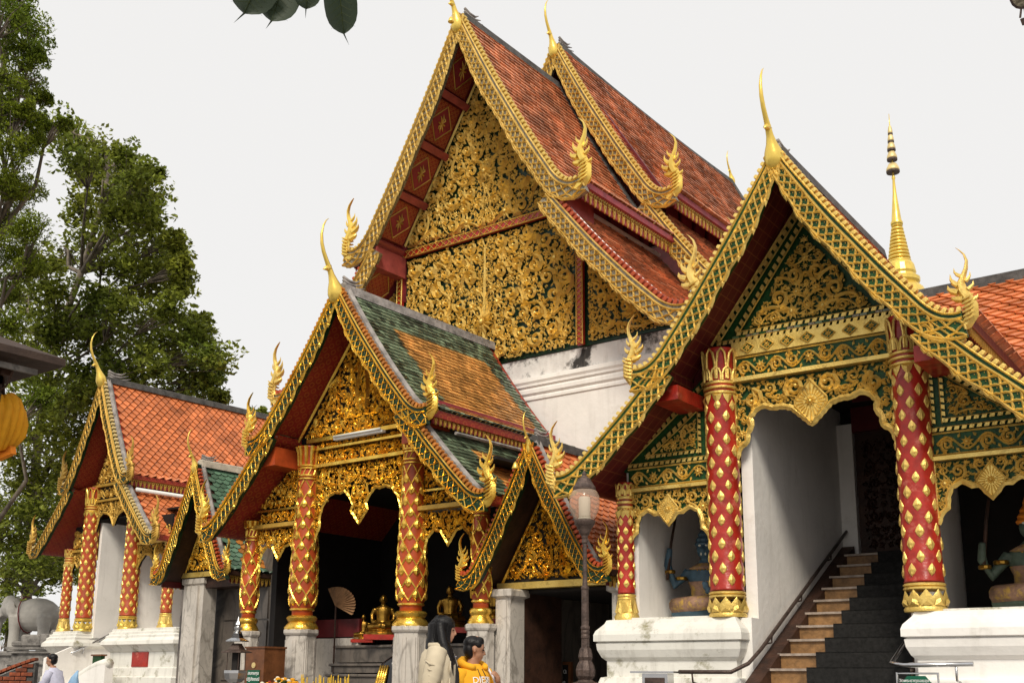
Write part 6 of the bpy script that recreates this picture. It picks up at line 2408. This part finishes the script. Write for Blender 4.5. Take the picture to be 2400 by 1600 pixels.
def guardian(label, x, m, rz, lift, crown):
    w = wmat(RV)
    pos = w @ Vector((x, 1.05, 1.876))
    t_ = thing('guardian_statue', label, 'statue', pos, R_(1.81) + rz, .9, 'seated guardians in the side niches')
    mb = MB()
    ell(mb, (0, 0, .14), .42, .30, .14)
    mb.tube([(-.38, -.05, .12), (-.1, -.30, .13), (.2, -.22, .15)], [.13, .12, .10], 10)
    mb.tube([(.36, -.05, .14), (.42, -.3, .12), (.15, -.36, .10)], [.13, .12, .09], 10)
    loft(mb, [(0, .02, .15, .22, .17), (0, .02, .35, .19, .14), (0, .02, .55, .24, .15), (0, .02, .68, .25, .13), (0, .02, .75, .14, .1), (0, .01, .82, .07, .07)])
    ell(mb, (0, -.02, .96), .115, .125, .14)
    ell(mb, (0, -.14, .94), .03, .03, .035)
    if lift:
        mb.tube([(-.24, .02, .66), (-.42, -.05, .48), (-.50, -.10, .75), (-.46, -.12, .98)], [.075, .065, .055, .04], 10)
    else:
        mb.tube([(-.24, .02, .66), (-.45, .0, .42), (-.52, -.12, .60), (-.50, -.16, .80)], [.075, .065, .055, .04], 10)
    mb.tube([(.24, .02, .66), (.36, -.10, .42), (.22, -.28, .34), (.08, -.36, .38)], [.075, .065, .055, .045], 10)
    hx, hy, hz = .08, -.37, .39
    for k in range(4):
        mb.tube([(hx - .03 + k * .02, hy, hz), (hx - .04 + k * .024, hy - .01, hz + .07), (hx - .045 + k * .026, hy + .005, hz + .12 - abs(k - 1.4) * .012)], [.013, .012, .009], 6)
    mb.tube([(hx + .04, hy, hz), (hx + .075, hy - .01, hz + .05)], [.013, .009], 6)
    fuse(mb.build('figure', m, t_), .016, 2)
    mb = MB()
    mb.lathe([(.13, 1.0), (.145, 1.03), (.12, 1.06), (.125, 1.09), (.09, 1.13), (.095, 1.16), (.05, 1.22), (.055, 1.25), (.02, 1.33), (.004, 1.45)], 14)
    mb.build('crown', crown, t_)
    mb = MB()
    loft(mb, [(0, .02, .30, .215, .165), (0, .02, .42, .215, .16), (0, .02, .52, .255, .165)], cap=False)
    mb.lathe([(.085, .78), (.17, .74), (.24, .70), (.20, .68)], 16, sy=.7)
    mb.build('breastplate', 'statue_cloth', t_, smooth=True)
    mb = MB()
    mb.tube([(-.40, -.12, .20), (-.1, -.36, .20), (.2, -.30, .22)], [.11, .11, .09], 10)
    mb.build('loincloth', 'statue_cloth', t_, smooth=True)
    mb = MB()
    for (c_, r_) in (((-.33, -.02, .57), .085), ((.30, -.04, .55), .085), ((-.47, -.09, .66) if lift else (-.5, -.08, .52), .07), ((.26, -.22, .37), .068)):
        mb.lathe([(r_ * .9, c_[2] - .025), (r_ * 1.05, c_[2] - .015), (r_ * 1.05, c_[2] + .015), (r_ * .9, c_[2] + .025)], 12, (c_[0], c_[1]))
    for i in range(9):
        a = R_(200 + i * 17.5)
        ell(mb, (.16 * math.cos(a), .02 + .135 * math.sin(a), .66 - .03 * math.sin(a)), .02, .02, .025, 6, 4)
    mb.build('jewellery', 'gold_dark', t_)
    mb = MB()
    for k in (-1, 1):
        ell(mb, (k * .045, -.125, 1.0), .022, .012, .014, 8, 5)
        ell(mb, (k * .03, -.125, .885), .012, .01, .022, 6, 4)
    mb.build('eyes_and_tusks', 'petal_white', t_)
    mb = MB()
    mb.tube([(-.50, -.14, .55), (-.44, -.12, 1.05), (-.36, -.08, 1.5)], [.022, .02, .016], 8)
    mb.build('club', 'wood_dark', t_, smooth=True)
    return t_


guardian('blue seated guardian statue with raised arm in the left niche', -1.95, 'statue_blue', R_(12), True, 'statue_blue')
guardian('green seated guardian statue with orange crown in the right niche', 2.10, 'statue_green', R_(5), False, 'orange_cloth')
w = wmat(RV)
for (x, dz) in ((-1.75, 0), (2.10, 0)):
    mb_box('statue_dais', 'plaster_mossy', RV, x - .62, min(x + .62, 2.7), .30, 1.45, 1.853, 1.875 + .001)

GS = thing('wat_sign', 'green sign with white Thai lettering hung below the right handrail', 'sign', w @ Vector((1.16, -.52, 0)), R_(1.81), SR)
mb = MB()
mb.prism([(-.17, .62), (.17, .62), (.17, 1.07), (.09, 1.165), (-.09, 1.165), (-.17, 1.07)], -.012, .012)
sb = mb.build('board', 'sign_green', GS)
mb = MB()
for x in (-.20, .22):
    mb.tube([(x, .0, -.1), (x, .0, 1.20)], .012, 6)
mb.tube([(-.20, 0, 1.19), (.22, 0, 1.19)], .010, 6)
mb.build('frame', 'steel', GS)
text_mesh('lettering', 'วัดพระธาตุดอยสุเทพ', .043, 'white_print', sb, Matrix.Translation((0, -.0135, 1.115)) @ XZ)
text_mesh('lettering', 'กรุณาแต่งกายสุภาพ', .05, 'white_print', sb, Matrix.Translation((0, -.0135, 1.03)) @ XZ)
MSt = thing('metal_stand', 'low stainless steel stand against the left white plinth', 'stand', w @ Vector((-1.84, -.62, 0)), R_(1.81), SR)
mb_box('top', 'steel', MSt, -.30, .28, -.10, .12, 1.185, 1.205)
mb_box('cabinet', 'steel', MSt, -.16, .18, -.06, .10, -.1, 1.18)
mb_box('door', 'iron', MSt, -.12, .14, -.068, -.061, .2, 1.13)

# things in the dark porch room
CB = thing('wooden_cabinet', 'wooden cabinet with a white paper notice in the dark porch', 'cabinet', (-9.18, 13.0, 0))
mb_box('case', 'wood', CB, -.17, .17, -.12, .12, 1.42, 1.93)
mb_box('notice', 'paper', CB, -.10, .09, -.128, -.121, 1.58, 1.86)
for x in (-.15, .15):
    mb_box('leg', 'wood', CB, x - .02, x + .02, -.1, .1, 0, 1.42)
for i in range(5):
    mb_box('text_line', 'black_print', CB, -.08, .07 - .02 * (i % 2), -.131, -.1285, 1.62 + i * .045, 1.632 + i * .045)
BS = thing('notice_board', 'dark framed notice board with pale lettering beside the lamp post', 'sign', (-8.95, 12.75, 0))
mb_box('board', 'near_black', BS, -.22, .22, -.02, .02, .55, 1.30)
for (x0, x1_, z0, z1) in ((-.26, -.22, .5, 1.34), (.22, .26, .5, 1.34), (-.22, .22, 1.30, 1.34), (-.22, .22, .5, .55)):
    mb_box('frame', 'wood', BS, x0, x1_, -.03, .03, z0, z1)
mb_box('leg', 'wood', BS, -.03, .03, -.01, .03, 0, .5)
for i, (tx_, sz) in enumerate((('โปรดถอด', .10), ('รองเท้าและหมวก', .05), ('ที่นี่', .08), ('ขอบคุณ', .07))):
    text_mesh('lettering', tx_, sz, 'white_print', BS, Matrix.Translation((0, -.024, 1.21 - i * .14)) @ XZ)

for (pt, r_, par, org) in ((at(1057, 46, 18.3), .05, GH, GH.location), (at(1208, 1090, 13.9), .045, RP, RP.location)):
    q = pt - org
    mb = MB()
    mb.lathe([(r_, q.z - r_), (r_ * 1.05, q.z - r_ * .8), (r_ * .75, q.z), (r_ * .5, q.z + r_ * .7), (.006, q.z + r_)], 12, (q.x, q.y))
    mb.tube([(q.x, q.y, q.z + r_), (q.x + .05, q.y + .02, q.z + r_ + .08)], .004, 4)
    mb.build('bell', 'gold_bright', par, smooth=True)

# ================================================================== people


def hand(mb, p, d, u, s, thumb):
    """palm, four bent fingers and a thumb; p wrist, d pointing, u back-of-hand normal"""
    p, d, u = Vector(p), Vector(d).normalized(), Vector(u).normalized()
    a = d.cross(u).normalized()
    u = a.cross(d)
    ell(mb, p + d * .045 * s, .026 * s, .042 * s, .05 * s, 10, 7, rot=Matrix((u, a, d)).transposed())
    for k, ln in enumerate((.062, .072, .068, .052)):
        o_ = a * ((k - 1.5) * .019 * s)
        b_ = p + d * .085 * s + o_
        mb.tube([b_, b_ + d * ln * .5 * s - u * .008 * s, b_ + d * ln * .75 * s - u * .028 * s, b_ + d * ln * .7 * s - u * .048 * s], [.009 * s, .009 * s, .008 * s, .006 * s], 6)
    b_ = p + d * .03 * s + a * (.034 * s * thumb)
    mb.tube([b_, b_ + d * .03 * s + a * (.022 * s * thumb) - u * .01 * s, b_ + d * .055 * s + a * (.018 * s * thumb) - u * .028 * s], [.012 * s, .011 * s, .007 * s], 6)


def head(mb, c, s, turn=0.0, nod=0.0):
    """skull, jaw, nose, lips, brow, ears; faces +x turned by `turn` about z"""
    M = Matrix.Rotation(turn, 4, 'Z') @ Matrix.Rotation(nod, 4, 'Y')
    T_ = lambda v: tuple(Vector(c) + (M @ Vector(v)) * s)
    rt = M.to_3x3()
    ell(mb, T_((0, 0, .03)), .098 * s, .078 * s, .105 * s, 16, 11, rot=rt)
    ell(mb, T_((.028, 0, -.045)), .066 * s, .058 * s, .072 * s, 14, 9, rot=rt)
    ell(mb, T_((.070, 0, -.098)), .022 * s, .028 * s, .018 * s, 10, 7, rot=rt)
    mb.tube([T_((.092, 0, .018)), T_((.108, 0, -.015)), T_((.116, 0, -.034)), T_((.098, 0, -.042))], [.010 * s, .012 * s, .015 * s, .010 * s], 8)
    ell(mb, T_((.094, 0, -.064)), .010 * s, .022 * s, .006 * s, 8, 5, rot=rt)
    ell(mb, T_((.090, 0, -.076)), .010 * s, .020 * s, .007 * s, 8, 5, rot=rt)
    for k in (-1, 1):
        ell(mb, T_((.082, k * .032, .022)), .012 * s, .022 * s, .008 * s, 8, 5, rot=rt)
        ell(mb, T_((-.005, k * .080, -.012)), .018 * s, .010 * s, .032 * s, 8, 6, rot=rt)
    return T_


def eyes(parent, T_, s):
    mb = MB()
    for k in (-1, 1):
        ell(mb, T_((.090, k * .032, .002)), .006 * s, .013 * s, .006 * s, 8, 5)
        mb.tube([T_((.092, k * .016, .026)), T_((.094, k * .034, .031)), T_((.084, k * .052, .026))], [.003 * s, .004 * s, .002 * s], 5)
    mb.build('eyes_and_brows', 'hair', parent)


def legs_(mb, hip, s, gap=.09):
    for k in (-1, 1):
        mb.tube([(0, k * gap, hip), (.015, k * gap, hip * .52), (-.01, k * gap, .09)], [.092 * s, .06 * s, .042 * s], 10)
        mb.tube([(-.05, k * gap, .045), (.06, k * gap, .035), (.16, k * gap, .028)], [.042 * s, .042 * s, .03 * s], 8)


FAC = 37.43
# woman in the beige coat, seen from her right side
P1 = thing('person', 'person with long black hair in an open beige coat, hand in pocket', 'person', (-6.46, 7.43, 0), R_(FAC))
mb = MB()
legs_(mb, .82, 1)
loft(mb, [(0, 0, .78, .12, .16), (0, 0, .95, .10, .145), (0, 0, 1.1, .105, .14), (0, 0, 1.25, .11, .16), (0, 0, 1.32, .09, .16), (0, 0, 1.37, .055, .07), (.01, 0, 1.44, .048, .05)])
T_ = head(mb, (.025, 0, 1.525), .93, R_(4), R_(6))
mb.tube([(-.01, -.17, 1.31), (-.06, -.215, 1.06), (.04, -.20, .88)], [.05, .04, .03], 10)
hand(mb, (.05, -.195, .87), (.35, .25, -1), (0, -1, 0), 1.0, 1)
mb.tube([(-.01, .17, 1.31), (-.03, .21, 1.06), (.06, .19, .86)], [.05, .04, .03], 10)
hand(mb, (.06, .19, .85), (.2, 0, -1), (0, 1, 0), 1.0, -1)
fuse(mb.build('body', 'skin', P1), .011, 2)
eyes(P1, T_, .93)
mb = MB()
for k in (-1, 1):
    mb.tube([(0, k * .09, .86), (.015, k * .09, .43), (-.01, k * .09, .06)], [.115, .078, .062], 12)
mb.build('trousers', 'trousers', P1, smooth=True)
mb = MB()
for k in (-1, 1):
    mb.tube([(-.055, k * .09, .03), (.05, k * .09, .035), (.17, k * .09, .028)], [.05, .05, .035], 10)
mb.build('shoes', 'black_cloth', P1, smooth=True)
mb = MB()
loft(mb, [(.015, 0, .80, .128, .165), (.015, 0, .95, .115, .155), (.015, 0, 1.1, .118, .15), (.01, 0, 1.25, .118, .165), (0, 0, 1.33, .085, .13), (0, 0, 1.375, .062, .075)])
mb.build('striped_shirt', 'white_cloth', P1, smooth=True)
mb = MB()
for i in range(10):
    z = .84 + i * .05
    mb.tube([(.115, -.09, z), (.137, 0, z), (.115, .09, z)], .004, 4)
mb.build('shirt_stripe', 'lavender', P1)
# coat: open at the front, swept ring with a gap, folds
mb = MB()
rings = [(.60, .165, .215, .25), (.75, .16, .21, .22), (.88, .15, .205, .18), (.94, .138, .198, .15), (.97, .15, .203, .15), (1.10, .148, .203, .13), (1.22, .15, .213, .10), (1.31, .125, .205, .08), (1.36, .095, .15, .06), (1.385, .075, .09, .05)]
n = 44
vs, fs = [], []
for ri, (z, rx, ry, gap) in enumerate(rings):
    for j in range(n + 1):
        t_ = j / n
        a = gap * 2.6 + (2 * PI - gap * 5.2) * t_
        f = 1 + .03 * math.sin(a * 11 + ri * 1.1) * (1.2 if ri < 4 else .6) + .02 * math.sin(a * 5 + ri * 2.3)
        vs.append((-.02 + rx * 1.16 * f * math.cos(a), ry * 1.06 * f * math.sin(a), z + .006 * math.sin(a * 4 + ri)))
for i in range(len(rings) - 1):
    for j in range(n):
        a = i * (n + 1) + j
        fs.append((a, a + 1, a + n + 2, a + n + 1))
mb.add(vs, fs)
co = mb.build('coat', 'coat', P1, smooth=True)
so_ = co.modifiers.new('cloth', 'SOLIDIFY')
so_.thickness = .012
mb = MB()
for k in (-1, 1):
    pts_ = [(-.02, k * .165, 1.335), (-.035, k * .215, 1.25), (-.055, k * .245, 1.14), (-.075, k * .255, 1.05), (-.03, k * .25, .97), (.03, k * .235, .90), (.05, k * .225, .86)]
    P, rr = [], []
    for a, b in zip(pts_, pts_[1:]):
        for i in range(4):
            P.append(Vector(a).lerp(Vector(b), i / 4))
    P.append(Vector(pts_[-1]))
    for i in range(len(P)):
        t_ = i / (len(P) - 1)
        rr.append((.088 - .02 * t_) * (1 + .045 * math.sin(i * 2.1) * (1 if t_ > .2 else .3)))
    mb.tube(P, rr, 14)
mb.build('sleeve', 'coat', co, smooth=True)
mb = MB()
mb.tube([(-.115, -.17, .945), (-.02, -.215, .94), (.09, -.16, .945), (.135, -.06, .95)], [.02, .022, .022, .018], 8)
mb.tube([(-.10, -.10, 1.385), (-.03, -.125, 1.385), (.05, -.11, 1.355), (.085, -.06, 1.30)], [.022, .024, .024, .016], 8)
mb.tube([(-.02, -.12, 1.375), (-.04, -.20, 1.335)], [.018, .014], 6)
mb.beam((.00, -.222, .90), (.10, -.19, .905), .02, .05)
mb.build('belt_and_collar', 'coat', co, smooth=True)
mb = MB()
mb.tube([(.10, -.075, 1.32), (.142, -.07, 1.15), (.15, -.075, .95), (.155, -.085, .62)], [.02, .026, .026, .026], 6)
mb.build('lining', 'black_cloth', co, smooth=True)
mb = MB()
rs_ = random.Random(12)
for i in range(16):
    x_ = rs_.uniform(-.13, .10)
    z_ = rs_.uniform(.65, 1.22)
    yy_ = -.222 * math.sqrt(max(.05, 1 - (x_ / .175) ** 2))
    l_ = rs_.uniform(.05, .14)
    dx_ = rs_.uniform(-.03, .03)
    mb.tube([(x_, yy_ - .002, z_ + l_), (x_ + dx_ * .4, yy_ - .008, z_), (x_ + dx_, yy_ - .002, z_ - l_)], [.003, .010, .003], 6)
for i in range(7):
    z_ = .93 + i * .05
    mb.tube([(-.125, -.25, z_ + .03), (-.075, -.322, z_ - .005), (-.01, -.30, z_ - .03)], [.004, .011, .003], 6)
mb.build('crease', 'coat', co, smooth=True)
mb = MB()
hc = Vector((.025, 0, 1.525))
ell(mb, (.012, 0, 1.568), .112, .092, .085, 18, 10)
for k in (-1, 1):
    ell(mb, (.008, k * .07, 1.53), .05, .028, .085, 12, 8)
loft(mb, [(-.04, 0, 1.58, .08, .09), (-.05, 0, 1.5, .072, .092), (-.06, 0, 1.42, .075, .10), (-.07, 0, 1.34, .07, .115), (-.075, 0, 1.28, .05, .115), (-.08, 0, 1.24, .02, .09)], 18)
mb.tube([(-.005, -.078, 1.58), (.005, -.09, 1.50), (.02, -.105, 1.42), (.055, -.12, 1.32), (.085, -.125, 1.22), (.10, -.115, 1.13), (.112, -.10, 1.06)], [.035, .042, .045, .045, .038, .026, .008], 10)
mb.tube([(-.01, -.082, 1.56), (.03, -.088, 1.45), (.09, -.10, 1.34), (.115, -.10, 1.24), (.125, -.095, 1.17)], [.025, .022, .025, .022, .006], 8)
mb.tube([(-.01, .078, 1.58), (.01, .09, 1.5), (.02, .10, 1.4), (.03, .11, 1.3)], [.035, .04, .04, .01], 8)
ho = fuse(mb.build('hair', 'hair', P1), .010, 3)
rs_ = random.Random(4)
mb = MB()
for i in range(90):
    a = R_(rs_.uniform(-150, -25) if i % 3 else rs_.uniform(60, 180))
    x_, y_ = math.cos(a), math.sin(a)
    r0_ = rs_.uniform(.97, 1.04)
    end = rs_.uniform(1.12, 1.3) if -1.9 < a < -.6 else rs_.uniform(1.22, 1.32)
    mb.tube([(.005 + .05 * x_, .045 * y_, 1.648), (-.0 + .108 * x_ * r0_, .094 * y_ * r0_, 1.575), (-.01 + .10 * x_ * r0_, .104 * y_ * r0_, 1.46), (.01 + .085 * x_ * r0_, .122 * y_ * r0_, 1.36), (.03 + .09 * x_, .13 * y_ * r0_, end)], [.002, .004, .004, .0035, .001], 4)
mb.build('strand', 'hair', ho)

# person in the yellow hooded top, turned a little to the camera
P2 = thing('person', 'person with short black hair in a yellow hooded sweatshirt with white lettering', 'person', (-6.40, 7.80, 0), R_(FAC - 42), .97)
mb = MB()
s2 = .93
legs_(mb, .76, .95)
loft(mb, [(0, 0, .72, .12, .15), (0, 0, .9, .11, .14), (0, 0, 1.05, .11, .15), (0, 0, 1.17, .10, .16), (0, 0, 1.22, .08, .14), (0, 0, 1.26, .055, .065), (.01, 0, 1.32, .05, .05)])
T_ = head(mb, (.02, 0, 1.405), .92, R_(52), R_(8))
mb.tube([(-.01, .17, 1.19), (.0, .24, .98), (.14, .19, 1.05), (.19, .16, 1.10)], [.05, .042, .034, .028], 10)
hand(mb, (.19, .16, 1.10), (.15, -.45, .55), (.8, .3, 0), .95, 1)
mb.tube([(-.01, -.17, 1.19), (-.02, -.23, .98), (.06, -.2, .80)], [.05, .042, .03], 10)
hand(mb, (.06, -.2, .79), (.2, 0, -1), (0, -1, 0), .95, 1)
fuse(mb.build('body', 'skin_tan', P2), .011, 2)
eyes(P2, T_, .92)
mb = MB()
loft(mb, [(0, 0, .66, .145, .18), (0, 0, .70, .165, .195), (.01, 0, .85, .168, .20), (.012, 0, 1.0, .16, .198), (.005, 0, 1.12, .145, .198), (0, 0, 1.2, .11, .18), (-.005, 0, 1.24, .085, .125), (-.01, 0, 1.27, .07, .085)], 26)
hs_ = mb.build('sweatshirt', 'yellow_cotton', P2, smooth=True)
mb = MB()
for k in (-1, 1):
    pts_ = [(-.01, k * .155, 1.20), (0, k * .215, 1.08), (.0, k * .245, .98)] + ([(.07, .22, 1.0), (.155, .18, 1.065)] if k > 0 else [(.03, -.225, .88), (.055, -.205, .81)])
    P, rr = [], []
    for a, b in zip(pts_, pts_[1:]):
        for i in range(4):
            P.append(Vector(a).lerp(Vector(b), i / 4))
    P.append(Vector(pts_[-1]))
    rr = [(.08 - .026 * i / (len(P) - 1)) * (1 + .06 * math.sin(i * 2.2)) for i in range(len(P))]
    mb.tube(P, rr, 14)
mb.build('sleeve', 'yellow_cotton', hs_, smooth=True)
mb = MB()
P = []
for i in range(19):
    a = R_(28) + (2 * PI - R_(56)) * i / 18
    P.append((.005 + .105 * math.cos(a), .125 * math.sin(a), 1.265 - .035 * math.cos(a) + .0))
mb.tube(P, [.018] + [.03] * 3 + [.036] * 4 + [.044] * 3 + [.036] * 4 + [.03] * 3 + [.018], 10)
mb.build('hood', 'yellow_cotton', hs_, smooth=True)
mb = MB()
for k in (-1, 1):
    mb.tube([(.095, k * .03, 1.225), (.145, k * .035, 1.15), (.168, k * .03, 1.07), (.174, k * .02, .99)], .004, 5)
mb.build('drawstring', 'black_cloth', hs_)
mb = MB()
mb.tube([(.06, .12, 1.26), (.135, .14, 1.15), (.175, .14, 1.05), (.18, .13, .95)], .011, 6)
mb.build('bag_strap', 'white_cloth', hs_, smooth=True)
BTX = Matrix.Translation((.160, -.005, 1.125)) @ Matrix.Rotation(R_(-10), 4, 'Y') @ Matrix.Rotation(PI / 2, 4, 'Z') @ Matrix.Rotation(PI / 2, 4, 'X')
text_mesh('lettering', 'DIESEL', .084, 'white_print', hs_, BTX, ext=.002, bend=.165)
mb = MB()
for k in (-1, 1):
    mb.tube([(0, k * .09, .80), (.015, k * .09, .4), (-.01, k * .09, .06)], [.112, .08, .065], 12)
mb.build('trousers', 'trousers', P2, smooth=True)
mb = MB()
for k in (-1, 1):
    mb.tube([(-.055, k * .09, .03), (.05, k * .09, .035), (.17, k * .09, .028)], [.05, .05, .035], 10)
mb.build('shoes', 'white_cloth', P2, smooth=True)
mb = MB()
Mh = Matrix.Rotation(R_(52), 4, 'Z')
for (v, r) in (((-.02, 0, .062), (.098, .085, .075)), ((-.055, 0, .0), (.062, .080, .085)), ((-.05, 0, -.05), (.045, .066, .05)), ((.045, 0, .082), (.056, .072, .044)), ((.07, .0, .068), (.032, .062, .034)), ((.03, .062, .05), (.04, .024, .045)), ((.03, -.062, .05), (.04, .024, .045))):
    c_ = Vector((.02, 0, 1.405)) + (Mh @ Vector(v)) * .92
    ell(mb, c_, r[0] * .92, r[1] * .92, r[2] * .92, 14, 9, rot=Mh.to_3x3())
fuse(mb.build('hair', 'hair', P2), .009, 3)

# seated person at the lower left
P3 = thing('person', 'seated person in a pale lavender shirt bending forward at lower left', 'person', (-20.93, 12.28, 0), R_(FAC + 172))
mb = MB()
loft(mb, [(-.10, 0, .72, .15, .17), (-.06, 0, .9, .12, .15), (-.02, 0, 1.05, .12, .17), (.02, 0, 1.17, .11, .18), (.03, 0, 1.24, .06, .08), (.05, 0, 1.30, .05, .055)])
T_ = head(mb, (.09, 0, 1.405), .98, R_(8), R_(14))
for k in (-1, 1):
    mb.tube([(-.08, k * .10, .74), (.36, k * .12, .74), (.38, k * .12, .40), (.37, k * .12, .07)], [.10, .075, .06, .045], 10)
    mb.tube([(.33, k * .12, .05), (.52, k * .12, .03)], [.045, .035], 8)
    mb.tube([(.02, k * .18, 1.16), (.06, k * .22, .95), (.28, k * .14, .90)], [.05, .042, .032], 10)
    hand(mb, (.28, k * .14, .90), (1, -k * .5, -.1), (0, 0, 1), 1.0, -k)
fuse(mb.build('body', 'skin_tan', P3), .012, 2)
eyes(P3, T_, .98)
mb = MB()
loft(mb, [(-.11, 0, .68, .175, .20), (-.07, 0, .88, .15, .19), (-.03, 0, 1.05, .145, .20), (.01, 0, 1.17, .125, .205), (.02, 0, 1.22, .09, .14), (.035, 0, 1.26, .065, .08)], 22)
for k in (-1, 1):
    mb.tube([(.01, k * .17, 1.18), (.04, k * .22, 1.05), (.06, k * .235, .96), (.17, k * .19, .93)], [.082, .078, .07, .06], 12)
mb.build('shirt', 'lavender', P3, smooth=True)
mb = MB()
for k in (-1, 1):
    mb.tube([(-.1, k * .10, .75), (.36, k * .12, .75), (.39, k * .12, .42), (.37, k * .12, .08)], [.125, .095, .08, .07], 12)
mb.build('trousers', 'trousers', P3, smooth=True)
mb = MB()
for (v, r) in (((-.02, 0, .055), (.105, .09, .08)), ((-.055, 0, .0), (.065, .085, .09)), ((.045, 0, .08), (.055, .07, .04))):
    c_ = Vector((.09, 0, 1.405)) + Vector(v)
    ell(mb, c_, *r)
fuse(mb.build('hair', 'hair', P3), .011, 3)
ST = thing('white_ledge', 'low white ledge under the seated person', 'wall', (-20.93, 12.28, 0), R_(FAC + 172))
mb = MB()
mb.moulded(-.6, .16, -.9, .5, [(.02, .66), (.03, .64), (.03, .58), (0, .56), (0, -.05)])
mb.build('block', 'plaster_mossy', ST)
BG = thing('blue_bag', 'pale blue plastic bag beside the seated person', 'bag', (at(172, 1590, 21.6).x, at(172, 1590, 21.6).y, 0))
mb = MB()
zb = at(172, 1600, 21.6).z
loft(mb, [(0, 0, zb - .25, .16, .10), (0, 0, zb - .05, .17, .10), (.04, 0, zb + .12, .10, .05), (.10, .02, zb + .25, .02, .012)], 14)
mat('bag_blue', (0.25, 0.42, 0.62), rough=0.4, var=0.1, bump=0.3, bs=12)
mb.build('sack', 'bag_blue', BG, smooth=True)
mb_box('stone_block', 'plaster_mossy', BG, -.3, .3, -.2, .25, 0, zb - .25)
